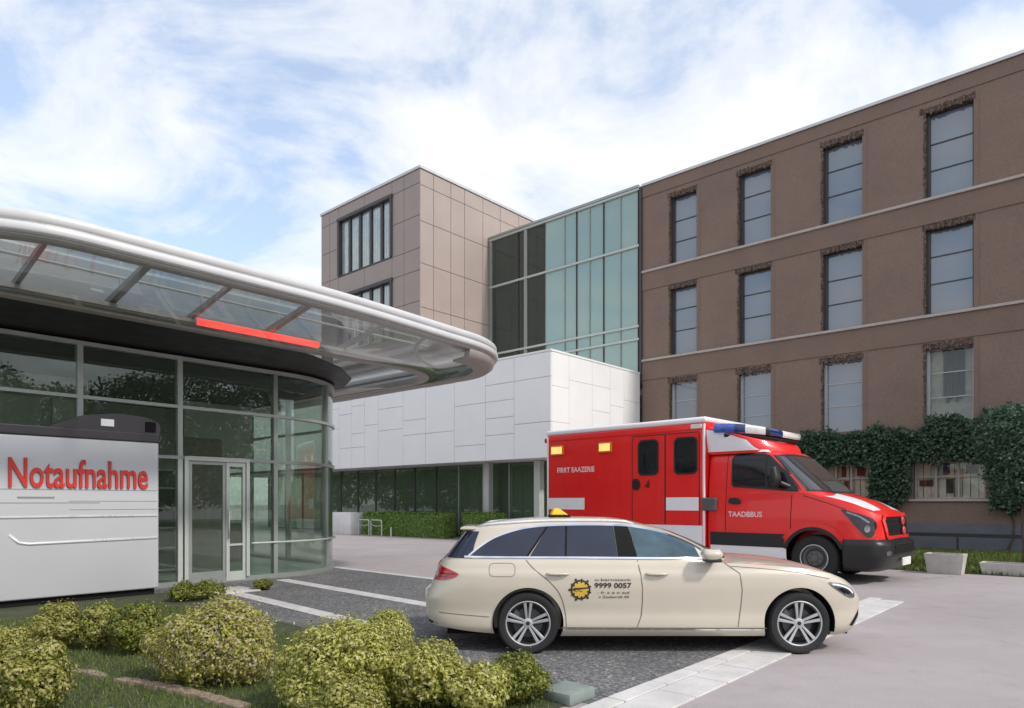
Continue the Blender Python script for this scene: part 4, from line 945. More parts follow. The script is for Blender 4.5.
for sgn in (-1, 1):
    lowf = lambda x, z, e=0.003, s=sgn: (x, s * (low.side(x, z) + e), z)
    topf = lambda x, z, e=0.004, s=sgn: (x, s * (top_.side(x, z) + e), z)
    # side glazing outline (x, z)
    dlo_top = [(-0.66, 1.050), (-0.52, 1.165), (-0.36, 1.262), (-0.15, 1.335), (0.08, 1.378), (0.40, 1.396), (0.85, 1.398), (1.15, 1.382), (1.42, 1.335), (1.62, 1.275), (1.80, 1.200), (1.93, 1.130), (1.97, 1.075), (1.93, 1.035)]
    dtop = smooth_poly(dlo_top, 5, closed=False)
    zbelt = lambda x: 1.052 - 0.010 * (x + 0.66) / 2.6
    def pane(x0l, x0h, x1l, x1h, name, m):
        """glass between two slanted edges"""
        pts = []
        zt_ = lambda x: float(np.interp(x, [p[0] for p in dtop[:-8]], [p[1] for p in dtop[:-8]]))
        for k in range(13):
            t = k / 12; x = x0h + (x1h - x0h) * t; pts.append((x, zt_(x)))
        pts.append((x1l, zbelt(x1l))); pts.append((x0l, zbelt(x0l)))
        q = []
        for p_ in pts:
            if not q or math.dist(p_, q[-1]) > 1e-4: q.append(p_)
        bm = newbm(); patch(bm, q, lambda x, z: topf(x, z, 0.007), 0.035); obj(name, bm, m, taxi, smooth=True)
    pane(-0.655, -0.64, -0.01, 0.215, 'quarter_glass', 'car_glass')
    pane(0.015, 0.24, 0.40, 0.42, 'side_window', 'car_glass')
    pane(0.425, 0.445, 0.98, 0.955, 'side_window', 'car_glass')
    pane(1.20, 1.13, 1.90, 1.86, 'side_window', 'car_glass_front')
    bm = newbm(); patch(bm, [(0.985, zbelt(1)), (0.96, 1.392), (1.125, 1.380), (1.195, zbelt(1.2))], lambda x, z: topf(x, z, 0.007), 0.035); obj('pillar_trim', bm, 'gap_black', taxi)
    bm = newbm(); strip(bm, [(-0.012, zbelt(0)), (0.227, 1.387)], 0.022, lambda x, z: topf(x, z, 0.0085)); strip(bm, [(0.412, zbelt(.4)), (0.432, 1.394)], 0.022, lambda x, z: topf(x, z, 0.0085)); obj('pillar_trim', bm, 'gap_black', taxi)
    bm = newbm(); strip(bm, [(-0.69, 1.042)] + dtop[:-4], 0.020, lambda x, z: topf(x, z, 0.010)); strip(bm, [(-0.70, 1.048), (0.5, 1.046), (1.93, 1.034)], 0.020, lambda x, z: topf(x, z, 0.011)); obj('window_trim', bm, 'chrome', taxi, smooth=True)
    # seams
    bm = newbm(); w = 0.009
    strip(bm, smooth_poly([(-0.02, 1.02), (0.06, 0.93), (0.22, 0.80), (0.34, 0.66), (0.40, 0.47), (0.415, 0.30)], 5, False), w, lowf)
    strip(bm, [(1.19, 1.02), (1.215, 0.88), (1.235, 0.72), (1.235, 0.55), (1.225, 0.42), (1.18, 0.30)], w, lowf)
    strip(bm, [(2.13, 0.99), (2.285, 0.88), (2.31, 0.70), (2.30, 0.50), (2.27, 0.30)], w, lowf)
    strip(bm, [(2.20, 0.955), (2.6, 0.925), (2.95, 0.885), (3.28, 0.815)], 0.006, lowf)
    obj('panel_seam', bm, 'seam_tan', taxi)
    bm = newbm(); strip(bm, [(-0.98, 0.44), (-0.42, 0.405)], 0.008, lowf); strip(bm, [(0.36, 0.292), (1.4, 0.287), (2.58, 0.284)], 0.010, lowf); obj('panel_seam', bm, 'seam_tan', taxi)
    bm = newbm(); strip(bm, [(0.40, 0.278), (1.4, 0.272), (2.56, 0.268)], 0.016, lambda x, z: lowf(x, z, 0.008)); obj('sill_trim', bm, 'chrome', taxi, smooth=True)
    bm = newbm(); strip(bm, rrect(-0.42, -0.14, 0.845, 0.985, 0.05), 0.005, lowf, closed=True); obj('fuel_flap', bm, 'seam_tan', taxi)
    # door handles
    for x in (0.20, 1.27):
        bm = newbm(); n = 10; ringp = []
        for k in range(n + 1):
            xx = x + 0.24 * k / n; bul = 0.035 * math.sin(math.pi * k / n) ** 0.5 + 0.004; zz = 0.875
            c_ = Vector(lowf(xx, zz, bul)); ringp.append(c_)
        tube(bm, ringp, [0.010] + [0.015] * (n - 1) + [0.010], 8); obj('door_handle', bm, 'ivory_paint', taxi, smooth=True)
        bm = newbm(); patch(bm, smooth_poly([(x + 0.02, 0.862), (x + 0.12, 0.848), (x + 0.20, 0.862), (x + 0.12, 0.885)], 4), lambda a_, z_: lowf(a_, z_, 0.002), 0.05); obj('handle_recess', bm, 'seam_tan', taxi)
    # lamps
    bm = newbm(); patch(bm, smooth_poly([(-1.045, 0.945), (-0.96, 0.938), (-0.78, 0.880), (-0.765, 0.850), (-0.86, 0.812), (-1.03, 0.785), (-1.075, 0.80)], 4), lambda a_, z_: lowf(a_, z_, 0.010), 0.04); lt = obj('tail_light', bm, 'lamp_red', taxi, smooth=True)
    bm = newbm(); strip(bm, [(-1.03, 0.86), (-0.80, 0.868)], 0.016, lambda a_, z_: lowf(a_, z_, 0.014)); strip(bm, [(-1.035, 0.825), (-0.88, 0.838)], 0.012, lambda a_, z_: lowf(a_, z_, 0.014)); obj('reflector', bm, 'lamp_red_dark', lt)
    bm = newbm(); patch(bm, smooth_poly([(3.265, 0.782), (3.40, 0.765), (3.53, 0.725), (3.585, 0.665), (3.565, 0.605), (3.47, 0.625), (3.36, 0.695), (3.285, 0.748)], 4), lambda a_, z_: lowf(a_, z_, 0.008), 0.03); hl = obj('headlight', bm, 'lens_grey', taxi, smooth=True)
    bm = newbm(); strip(bm, smooth_poly([(3.30, 0.758), (3.40, 0.742), (3.50, 0.705), (3.555, 0.655)], 4, False), 0.016, lambda a_, z_: lowf(a_, z_, 0.012)); obj('light_strip', bm, 'lamp_white', hl)
    bm = newbm(); patch(bm, smooth_poly([(3.37, 0.715), (3.46, 0.70), (3.52, 0.66), (3.46, 0.65)], 4), lambda a_, z_: lowf(a_, z_, 0.011), 0.03); obj('lamp_lens', bm, 'lens_dark', hl, smooth=True)
    bm = newbm(); patch(bm, [(3.52, 0.30), (3.57, 0.29), (3.655, 0.41), (3.66, 0.47), (3.60, 0.41)], lambda a_, z_: lowf(a_, z_, 0.004), 0.03); obj('air_intake', bm, 'gap_black', taxi)
    bm = newbm(); patch(bm, [(-1.13, 0.345), (-1.02, 0.335), (-0.98, 0.31), (-1.08, 0.30), (-1.14, 0.32)], lambda a_, z_: lowf(a_, z_, 0.006), 0.03); obj('exhaust_trim', bm, 'chrome', taxi)
    bm = newbm(); patch(bm, [(-1.115, 0.335), (-1.04, 0.328), (-1.06, 0.308), (-1.12, 0.318)], lambda a_, z_: lowf(a_, z_, 0.009), 0.03); obj('exhaust_outlet', bm, 'gap_black', taxi)
    # mirror
    mb = Shell(xr=[(0, -0.10), (0.06, -0.125), (0.13, -0.09)], xf=[(0, 0.07), (0.06, 0.10), (0.13, 0.05)], W=[(0, 0.075), (0.06, 0.095), (0.11, 0.065)], zb=0.0, zt=0.105, crown=0.010, pr=4, pf=2.4).mesh(36, 8, 4)
    bmesh.ops.translate(mb, verts=mb.verts, vec=(1.975, sgn * 1.0, 1.035)); mi_ = obj('mirror', mb, 'ivory_paint', taxi, smooth=True)
    bm = newbm(); box(bm, 1.93, 2.03, min(sgn * 0.80, sgn * 0.99), max(sgn * 0.80, sgn * 0.99), 1.00, 1.045, bevel=0.012, seg=2); obj('mirror_foot', bm, 'gap_black', mi_)
    bm = newbm(); box(bm, 1.875, 2.05, min(sgn * 0.92, sgn * 1.08), max(sgn * 0.92, sgn * 1.08), 1.012, 1.050, bevel=0.015, seg=2); obj('mirror_trim', bm, 'black_plastic', mi_)
    # roof rail
    bm = newbm(); tube(bm, [Vector((x, sgn * (top_.W(top_.zt(x)) * top_.eta(2 * (x - top_.xr(1.4)) / (top_.xf(1.38) - top_.xr(1.4)) - 1) * 0.93), top_.zt(x) + 0.012 + (0.014 if -0.5 < x < 1.15 else -0.006))) for x in np.linspace(-0.55, 1.2, 18)], 0.013, 8); obj('roof_rail', bm, 'ridge_bright', taxi, smooth=True)
# windscreen, rear window
def fpatch(poly, sh, sign, e, name, m):
    bm = newbm(); patch(bm, poly, lambda y, z: (sh.front(y, z, sign) + sign * e, y, z), 0.035); return obj(name, bm, m, taxi, smooth=True)
fpatch([(-0.62, 1.02), (0.62, 1.02), (0.52, 1.2), (0.42, 1.335), (-0.42, 1.335), (-0.52, 1.2)], top_, 1, 0.010, 'windscreen', 'car_glass_front')
fpatch([(-0.78, 1.03), (0.78, 1.03), (0.62, 1.32), (-0.62, 1.32)], top_, -1, 0.010, 'rear_window', 'car_glass')
bm = newbm(); box(bm, -0.76, -0.56, -0.57, 0.57, 1.335, 1.362, bevel=0.012, seg=2); obj('spoiler', bm, 'ivory_paint', taxi, smooth=True, auto=40)
fpatch([(-0.45, 0.36), (0.45, 0.36), (0.52, 0.50), (0.42, 0.62), (-0.42, 0.62), (-0.52, 0.50)], low, 1, 0.006, 'grille', 'gap_black')
bm = newbm(); lathe(bm, [(0.0005, -0.02), (0.09, -0.02), (0.09, 0.0), (0.0005, 0.0)], 24); bmesh.ops.rotate(bm, verts=bm.verts, cent=(0, 0, 0), matrix=Matrix.Rotation(R(90), 3, 'Z')); bmesh.ops.translate(bm, verts=bm.verts, vec=(low.front(0, 0.5) + 0.01, 0, 0.5)); obj('badge', bm, 'chrome', taxi)
bm = newbm(); box(bm, -1.190, -1.165, -0.26, 0.26, 0.52, 0.63); obj('number_plate', bm, 'plate_white', taxi)
# underbody and arch liners
bm = newbm(); box(bm, -0.9, 3.6, -0.60, 0.60, 0.17, 0.62); obj('underbody', bm, 'gap_black', taxi)
for x in (0, WBX):
    for s in (-1, 1):
        bm = newbm(); n = 24; prev = None
        for k in range(n + 1):
            t = R(-15 + 210 * k / n); c = [bm.verts.new((x + 0.381 * math.cos(t), s * y_, ZW + 0.005 + 0.381 * math.sin(t))) for y_ in (0.905, 0.60)]
            if prev: bm.faces.new((prev[0], prev[1], c[1], c[0]))
            prev = c
        obj('wheel_liner', bm, 'gap_black', taxi)
        wheel_alloy(taxi, x, s * 0.805, ZW, RW, 0.243, 0.225, flip=s > 0)
# roof sign, emblem, phone number
rs = newbm(); hexa(rs, [(0.29, -0.16, 1.495), (0.50, -0.16, 1.495), (0.50, 0.16, 1.495), (0.29, 0.16, 1.495), (0.33, -0.12, 1.575), (0.39, -0.12, 1.575), (0.39, 0.12, 1.575), (0.33, 0.12, 1.575)], bevel=0.012, seg=2); r_ = obj('roof_sign', rs, 'yellow', taxi)
bm = newbm(); box(bm, 0.27, 0.52, -0.18, 0.18, 1.455, 1.494, bevel=0.008); obj('sign_base', bm, 'gap_black', r_)
EX, EZ = 0.565, 0.705
sf = lambda e: (lambda x, z: (x, -(low.side(x, z) + e), z))
circ = lambda r, n=28: [(EX + r * math.cos(2 * math.pi * k / n), EZ + r * math.sin(2 * math.pi * k / n)) for k in range(n)]
bm = newbm(); patch(bm, circ(0.108), sf(0.004), 0.05, mi=1); patch(bm, circ(0.088), sf(0.0055), 0.05, mi=0)
for k in range(11):
    t = 2 * math.pi * k / 11 + 0.3; rr_ = 0.118 if k % 2 else 0.112; cx_, cz_ = EX + rr_ * math.cos(t), EZ + rr_ * math.sin(t); rs_ = 0.014 if k % 2 else 0.009
    patch(bm, [(cx_ + rs_ * math.cos(q), cz_ + rs_ * math.sin(q)) for q in np.linspace(0, 5.6, 9)], sf(0.0047), 0.05, mi=1)
    cx_, cz_ = EX + 0.083 * math.cos(t), EZ + 0.083 * math.sin(t); patch(bm, [(cx_ + 0.011 * math.cos(q), cz_ + 0.011 * math.sin(q)) for q in np.linspace(0, 5.6, 9)], sf(0.0065), 0.05, mi=1)
patch(bm, [(EX - 0.075, EZ - 0.004), (EX + 0.085, EZ + 0.012), (EX + 0.085, EZ + 0.026), (EX - 0.075, EZ + 0.018)], sf(0.0065), 0.05, mi=1)
tm = lambda x0, z0, e=0.004: (lambda x, y, z: (x0 + x, -(low.side(x0 + x, z0 + y) + e + z), z0 + y))
bm = text_bm('KTC', 0.09, 0.036, 0.0008, 0.02, tm(EX - 0.07, EZ - 0.022, 0.0066), 1, bm)
obj('emblem', bm, ['emblem_yellow', 'emblem_black'], taxi, label='round yellow emblem with black cog rim')
for q, w_, h_, x_, z_, bo in (('9999 0057', 0.40, 0.058, 0.715, 0.722, 0.025), ('o.barnsteck', 0.39, 0.026, 0.72, 0.800, 0.0), ('- fr a e n aul', 0.345, 0.026, 0.745, 0.662, 0.0), ('n Zauberoft 00', 0.325, 0.026, 0.765, 0.614, 0.0)):
    obj('lettering', text_bm(q, w_, h_, 0.001, bo, tm(x_, z_)), 'emblem_black', taxi)

# ------------------------------------------------------------------ ambulance (local x forward, front axle at x = 0)
FW = Vector((0.7206, -0.6933, 0)); RN = Vector((-0.6933, -0.7206, 0))
HWD = 1.20
amb = thing('ambulance', Vector((6.21, 14.13, 0)) - RN * HWD, 'red and white box ambulance with blue light bar parked behind the cream taxi', 'ambulance', rz=math.atan2(FW.y, FW.x))
XB0, XB1, BH = -7.26, -2.42, 1.22
bm = newbm(); box(bm, XB0, XB1, -BH, BH, 0.62, 3.50, bevel=0.05, seg=4); obj('box_body', bm, 'red_paint', amb, smooth=True, auto=35)
bm = newbm(); box(bm, XB0 - 0.015, XB1 + 0.03, -BH - 0.015, BH + 0.015, 3.49, 3.63, bevel=0.06, seg=4); obj('roof', bm, 'white_paint', amb, smooth=True, auto=35)
bm = newbm()
for x in (XB0 + 0.02, XB1 - 0.06):
    for s in (-1, 1): box(bm, x, x + 0.055, s * BH - 0.012 if s < 0 else s * BH - 0.03, s * BH + 0.03 if s < 0 else s * BH + 0.012, 0.62, 3.46, bevel=0.01)
obj('corner_trim', bm, 'white_paint', amb)
bm = newbm()
for s in (-1, 1): box(bm, XB0 + 0.1, XB1 - 0.1, min(s * (BH - .02), s * (BH + 0.016)), max(s * (BH - .02), s * (BH + 0.016)), 3.33, 3.36)
obj('gutter', bm, 'red_paint', amb)
side = lambda e: (lambda x, z: (x, -BH - e, z))
def sdecal(name, poly, m, e=0.004, step=5):
    bm = newbm(); patch(bm, poly, side(e), step); return obj(name, bm, m, amb)
def rect(x0, x1, z0, z1): return [(x0, z0), (x1, z0), (x1, z1), (x0, z1)]
for x0, x1 in ((XB0 + 0.08, -5.92), (-3.57, -3.46)): sdecal('white_stripe', rect(x0, x1, 1.45, 1.76), 'white_paint')
bm = newbm(); patch(bm, rect(XB0 + 0.08, XB1 - 0.065, 0.66, 1.10), side(0.004), 5); obj('white_stripe', bm, 'white_paint', amb)
# side doors
for x0, x1 in ((-4.40, -3.47), (-3.45, -2.56)):
    bm = newbm(); box(bm, x0, x1, -BH - 0.018, -BH + 0.02, 1.12, 3.28, bevel=0.012, seg=2); dr = obj('door', bm, 'red_paint', amb)
    bm = newbm(); strip(bm, [(x0, 1.12), (x0, 3.28), (x1, 3.28), (x1, 1.12)], 0.022, side(0.0195)); obj('seam', bm, 'seam_red', dr)
    wx = (-4.21, -3.66) if x0 < -4 else (-3.20, -2.62)
    bm = newbm(); patch(bm, rrect(wx[0], wx[1], 2.32, 3.16, 0.11), side(0.024), 5); obj('window', bm, 'van_glass', dr)
    bm = newbm(); strip(bm, rrect(wx[0], wx[1], 2.32, 3.16, 0.11), 0.045, side(0.027), closed=True); obj('window_frame', bm, 'black_plastic', dr)
    if x0 < -4:
        bm = newbm(); patch(bm, smooth_poly([(-4.37, 1.98), (-4.22, 1.95), (-4.16, 2.08), (-4.22, 2.21), (-4.37, 2.20)], 4), side(0.034), 5); obj('handle', bm, 'black_plastic', dr)
        bm = newbm(); patch(bm, [(-4.04, 2.05), (-3.98, 2.0), (-3.90, 2.0), (-3.90, 2.22)], side(0.024), 5); obj('lock', bm, 'lamp_red_dark', dr)
    else:
        bm = newbm(); patch(bm, rect(-3.435, XB1 - 0.15, 1.45, 1.76), side(0.0215), 5); obj('white_stripe', bm, 'white_paint', dr)
for x0, x1 in ((-7.08, -6.62), (-5.45, -5.02)):
    bm = newbm(); box(bm, x0, x1, -BH - 0.05, -BH + 0.01, 2.93, 3.20, bevel=0.02, seg=2); l_ = obj('marker_lamp', bm, 'amber_case', amb, label='lit amber marker lamp')
    bm = newbm(); box(bm, x0 + 0.045, x1 - 0.045, -BH - 0.062, -BH - 0.048, 2.97, 3.16, bevel=0.006); obj('lens', bm, 'amber_lens', l_)
bm = newbm(); box(bm, -2.78, -2.50, -BH - 0.03, -BH + 0.01, 3.36, 3.46, bevel=0.01); obj('marker_lamp', bm, 'clear_lens', amb)
bm = newbm(); box(bm, -2.50, -2.13, -BH - 0.04, -BH + 0.10, 1.45, 1.75, bevel=0.03, seg=2); obj('hinge_block', bm, 'steel_grey', amb)
bm = newbm(); box(bm, XB0 - 0.06, XB0 + 0.03, -BH - 0.03, -BH + 0.1, 3.30, 3.42, bevel=0.015); obj('marker_lamp', bm, 'lamp_red', amb)
bm = text_bm('FIRRT EAAZERIE', 1.27, 0.14, 0.002, 0.02, lambda x, y, z: (-6.86 + x, -BH - 0.003 - z, 2.45 + y)); obj('lettering', bm, 'red_text', amb, label='small pale lettering on the red box side')
# cab
XC0 = -2.41
cab = Shell(xr=[(0.3, XC0 - 0.0), (2, XC0)], xf=[(0.34, 1.12), (0.5, 1.22), (0.9, 1.28), (1.2, 1.26), (1.45, 1.18), (1.7, 0.95), (2.0, 0.6)],
            W=[(0.34, 1.10), (0.45, 1.17), (0.9, 1.20), (1.3, 1.20), (1.55, 1.185), (1.8, 1.16), (2.0, 1.14)],
            zb=[(-2.5, 0.38), (0.6, 0.38), (1.2, 0.36)], zt=[(-2.4, 1.80), (-0.6, 1.86), (-0.15, 1.83), (0.2, 1.74), (0.6, 1.62), (0.95, 1.49), (1.18, 1.38)],
            crown=[(-2.4, 0.0), (-0.6, 0.03), (0.0, 0.10), (0.65, 0.11), (0.98, 0.07), (1.18, 0.0)], pr=26, pf=5.2)
cabo = obj('cab', cab.mesh(144, 30, 8), 'red_paint', amb, smooth=True)
AZ, AR = 0.50, 0.60
cut(cabo, [cyl_y(AR, -1.5, -0.75, 0, AZ), cyl_y(AR, 0.75, 1.5, 0, AZ)])
gh = Shell(xr=[(1.7, XC0), (3, XC0)], xf=[(1.70, 0.42), (1.85, 0.20), (2.1, -0.08), (2.4, -0.42), (2.65, -0.70), (2.80, -0.90), (2.95, -1.1)],
           W=[(1.70, 1.165), (1.85, 1.155), (2.3, 1.10), (2.65, 1.04), (2.78, 0.98), (2.9, 0.93)],
           zb=1.70, zt=[(-2.5, 2.84), (-1.5, 2.82), (-0.9, 2.77)], crown=[(-2.5, 0.10), (-1.4, 0.09), (-1.1, 0.05), (-0.88, 0.0)], pr=26, pf=6.0)
obj('cab_roof', gh.mesh(128, 22, 8, bottom=False), 'red_paint', amb, smooth=True)
cabf = lambda e: (lambda x, z: (x, -(cab.side(x, z) + e), z)); ghf = lambda e: (lambda x, z: (x, -(gh.side(x, z) + e), z))
for s in (-1, 1):
    mir = (lambda f: f) if s < 0 else (lambda f: (lambda x, z: (f(x, z)[0], -f(x, z)[1], f(x, z)[2])))
    def part(name, m, build):
        bm = newbm(); build(bm); return obj(name, bm, m, amb, smooth=True)
    win = smooth_poly([(-1.80, 2.02), (-1.84, 2.35), (-1.80, 2.68), (-1.62, 2.715), (-1.2, 2.705), (-0.98, 2.66), (-0.72, 2.42), (-0.40, 2.06), (-0.30, 1.90)], 4, False)
    win = [(-1.76, 2.00), (-1.80, 2.06), (-1.82, 2.60), (-1.78, 2.69), (-1.66, 2.715), (-1.10, 2.70), (-0.97, 2.65), (-0.62, 2.30), (-0.36, 1.96), (-0.33, 1.885), (-0.6, 1.91), (-1.1, 1.955)]
    part('window', 'van_glass', lambda bm: patch(bm, win, mir(ghf(0.008)), 0.06))
    part('window_frame', 'black_plastic', lambda bm: (strip(bm, win, 0.04, mir(ghf(0.012)), closed=True), strip(bm, [(-1.0, 1.95), (-1.06, 2.69)], 0.035, mir(ghf(0.013)))))
    part('panel_seam', 'gap_black', lambda bm: (strip(bm, [(-1.93, 0.98), (-1.93, 1.80)], 0.014, mir(cabf(0.003))), strip(bm, [(-0.47, 0.98), (-0.45, 1.80)], 0.014, mir(cabf(0.003))), strip(bm, [(-0.2, 1.78), (0.3, 1.62), (0.62, 1.50)], 0.012, mir(cabf(0.003)))))
    part('panel_seam', 'gap_black', lambda bm: strip(bm, [(-1.93, 1.82), (-1.94, 2.74), (-1.0, 2.74)], 0.012, mir(ghf(0.003))))
    part('side_moulding', 'black_plastic', lambda bm: patch(bm, rect(-2.3, -0.60, 0.68, 0.97), mir(cabf(0.018)), 0.2))
    part('sill_panel', 'white_paint', lambda bm: patch(bm, rect(-2.3, -0.56, 0.39, 0.675), mir(cabf(0.008)), 0.1))
    part('arch_flare', 'red_paint', lambda bm: strip(bm, [((AR + 0.07) * math.cos(R(t)), AZ + (AR + 0.07) * math.sin(R(t))) for t in range(34, 150, 6)], 0.14, mir(cabf(0.03))))
    part('arch_trim', 'black_plastic', lambda bm: strip(bm, [((AR + 0.0) * math.cos(R(t)), AZ + (AR + 0.0) * math.sin(R(t))) for t in range(20, 170, 6)], 0.07, mir(cabf(0.034))))
    part('door_handle', 'black_plastic', lambda bm: patch(bm, smooth_poly([(-1.84, 1.62), (-1.60, 1.60), (-1.57, 1.68), (-1.66, 1.74), (-1.84, 1.73)], 3), mir(cabf(0.03)), 0.2))
    hl = part('headlight', 'lens_dark', lambda bm: patch(bm, smooth_poly([(0.54, 1.50), (0.82, 1.43), (1.06, 1.33), (1.14, 1.20), (1.10, 0.99), (1.00, 0.96), (0.84, 1.12), (0.65, 1.36)], 4), mir(cabf(0.012)), 0.04))
    bm = newbm(); strip(bm, smooth_poly([(0.64, 1.445), (0.86, 1.365), (1.03, 1.24)], 4, False), 0.035, mir(cabf(0.018))); obj('light_strip', bm, 'lens_grey', hl)
    bm = newbm(); patch(bm, [(1.00 + 0.05 * math.cos(q), 1.12 + 0.075 * math.sin(q)) for q in np.linspace(0, 5.9, 12)], mir(cabf(0.018)), 0.2); obj('lamp_lens', bm, 'lens_grey', hl)
    # exterior mirror
    mb = Shell(xr=[(0, -0.07), (0.15, -0.09), (0.40, -0.07)], xf=[(0, 0.05), (0.15, 0.10), (0.40, 0.04)], W=[(0, 0.10), (0.15, 0.14), (0.40, 0.11)], zb=0.0, zt=0.40, crown=0.03, pr=4, pf=2.6).mesh(36, 10, 4)
    bmesh.ops.translate(mb, verts=mb.verts, vec=(-0.72, s * 1.36, 1.98)); mo = obj('mirror', mb, 'black_plastic', amb, smooth=True)
    bm = newbm(); tube(bm, [(-0.52, s * 1.12, 1.98), (-0.66, s * 1.26, 2.06)], 0.05, 8); obj('mirror_arm', bm, 'black_plastic', mo)
    part('fairing_side', 'white_paint', lambda bm: patch(bm, [(-2.40, 2.79), (-1.1, 2.755), (-0.98, 2.735), (-1.05, 2.80), (-1.5, 2.83), (-2.40, 2.83)], mir(ghf(0.012)), 0.15))
bm = text_bm('TAADBBUS', 0.78, 0.12, 0.002, 0.02, lambda x, y, z: (-1.86 + x, -(cab.side(-1.5, 1.38) + 0.004 + z), 1.32 + y)); obj('lettering', bm, 'red_text', amb, label='small pale lettering on the cab door')
fr = lambda sh, e: (lambda y, z: (sh.front(y, z, 1) + e, y, z))
bm = newbm(); patch(bm, [(-1.115, 1.90), (-0.6, 1.86), (0.6, 1.86), (1.115, 1.90), (1.075, 2.2), (0.985, 2.66), (0.3, 2.70), (-0.3, 2.70), (-0.985, 2.66), (-1.075, 2.2)], fr(gh, 0.012), 0.035); obj('windscreen', bm, 'van_screen', amb, smooth=True)
bm = newbm(); strip(bm, [(-1.115, 1.90), (-0.6, 1.86), (0.6, 1.86), (1.115, 1.90), (1.075, 2.2), (0.985, 2.66), (0.3, 2.70), (-0.3, 2.70), (-0.985, 2.66), (-1.075, 2.2)], 0.04, fr(gh, 0.016), closed=True); obj('windscreen_seal', bm, 'black_plastic', amb)
# bonnet stripe lies on the crowned hood
def hood(x, y):
    w = cab.W(cab.zt(x)) * cab.eta(2 * (x - XC0) / (cab.xf(cab.zt(x)) - XC0) - 1); c = max(0, 1 - abs(y) / max(w, 0.01)); return cab.zt(x) + cab.crown(x) * (1 - (1 - c) ** 2.2)
bm = newbm()
for y0, y1 in ((-1.04, -0.48), (0.48, 1.04)): patch(bm, [(0.16, y0), (0.90, y0 * 0.90), (1.04, y0 * 0.80), (1.06, y1 * 0.86), (0.14, y1)], lambda x, y: (x, y, hood(x, y) + 0.006), 0.07)
obj('bonnet_stripe', bm, 'white_paint', amb, smooth=True)
bm = newbm(); patch(bm, [(-0.70, 0.95), (0.70, 0.95), (0.78, 1.28), (0.68, 1.38), (-0.68, 1.38), (-0.78, 1.28)], fr(cab, 0.012), 0.1); g_ = obj('grille', bm, 'gap_black', amb, smooth=True)
bm = newbm(); strip(bm, [(-0.73, 0.94), (0.73, 0.94), (0.81, 1.28), (0.70, 1.39), (-0.70, 1.39), (-0.81, 1.28)], 0.075, fr(cab, 0.03), closed=True); obj('grille_surround', bm, 'red_paint', g_, smooth=True)
bm = newbm()
for z in (1.07, 1.17, 1.27): strip(bm, [(-0.64, z), (0.64, z)], 0.016, fr(cab, 0.02))
obj('grille_bar', bm, 'gap_black', g_)
for y, z in ((0.22, 1.26), (0.22, 1.06)):
    bm = newbm(); lathe(bm, [(0.0005, -0.03), (0.075, -0.03), (0.10, 0.0), (0.0005, 0.0)], 24); bmesh.ops.rotate(bm, verts=bm.verts, cent=(0, 0, 0), matrix=Matrix.Rotation(R(90), 3, 'Z')); bmesh.ops.translate(bm, verts=bm.verts, vec=(cab.front(y, z) + 0.035, y, z)); obj('badge', bm, 'badge_red', g_, smooth=True)
bp = Shell(xr=[(0.2, 0.56), (1, 0.56)], xf=[(0.27, 1.16), (0.36, 1.30), (0.6, 1.40), (0.80, 1.40), (0.90, 1.33)], W=[(0.27, 1.12), (0.36, 1.19), (0.6, 1.225), (0.8, 1.225), (0.9, 1.19)], zb=0.27, zt=0.90, crown=0.02, pr=30, pf=3.6)
obj('bumper', bp.mesh(96, 14, 4), 'bumper_black', amb, smooth=True)
bm = newbm(); patch(bm, [(-0.7, 0.62), (0.7, 0.62), (0.66, 0.80), (-0.66, 0.80)], fr(bp, 0.005), 0.1); obj('bumper_vent', bm, 'gap_black', amb)
for y in (-0.93, 0.93):
    bm = newbm(); patch(bm, [(y + 0.10 * math.cos(q), 0.64 + 0.055 * math.sin(q)) for q in np.linspace(0, 5.9, 12)], fr(bp, 0.008), 0.1); obj('fog_lamp', bm, 'lens_grey', amb)
bm = newbm(); box(bm, 1.405, 1.435, -0.28, 0.28, 0.37, 0.53, bevel=0.005); obj('number_plate', bm, 'plate_white', amb)
# fairing over the cab with the light bar along its rim
fa = Shell(xr=[(2.6, XB1 - 0.02), (4, XB1 - 0.02)], xf=[(2.7, -0.80), (2.86, -0.86), (3.0, -0.96), (3.2, -1.10)], W=[(2.7, 1.06), (2.9, 1.12), (3.2, 1.18)], zb=2.74, zt=[(-2.5, 3.40), (-2.0, 3.28), (-1.4, 3.08), (-1.0, 2.98)], crown=[(-2.5, 0.08), (-1.3, 0.04), (-0.95, 0.0)], pr=30, pf=2.3)
obj('roof_fairing', fa.mesh(96, 12, 6, bottom=False), 'red_paint', amb, smooth=True)
for s_ in (-1, 1):
    bm = newbm(); patch(bm, [(-2.41, 2.80), (-1.22, 2.80), (-1.34, 2.88), (-1.47, 3.03), (-2.0, 3.23), (-2.41, 3.32)], lambda x, z, s_=s_: (x, s_ * (fa.side(x, z) + 0.010), z), 0.05); obj('fairing_side', bm, 'white_paint', amb, smooth=True)
lb = link(bpy.data.objects.new('light_bar', None)); lb.parent = amb; lb.location = (-1.6, 0, 3.15)
def arcp(t):   # t in -1..1 across the bow of the fairing
    y = 1.19 * t; x = -2.34 + 1.42 * (1 - abs(t) ** 2.3) ** (1 / 2.3); z = 3.33 - 0.19 * (1 - abs(t) ** 2) ; return Vector((x, y, z))
segs = [(-0.995, -0.93, 'blue_lens'), (-0.93, -0.86, 'blue_dark_lens'), (-0.86, -0.66, 'clear_lens'), (-0.66, -0.60, 'black_plastic'), (-0.60, -0.38, 'blue_dark_lens'), (-0.38, 0.38, 'clear_lens'), (0.38, 0.60, 'blue_dark_lens'), (0.60, 0.86, 'clear_lens'), (0.86, 0.995, 'blue_lens')]
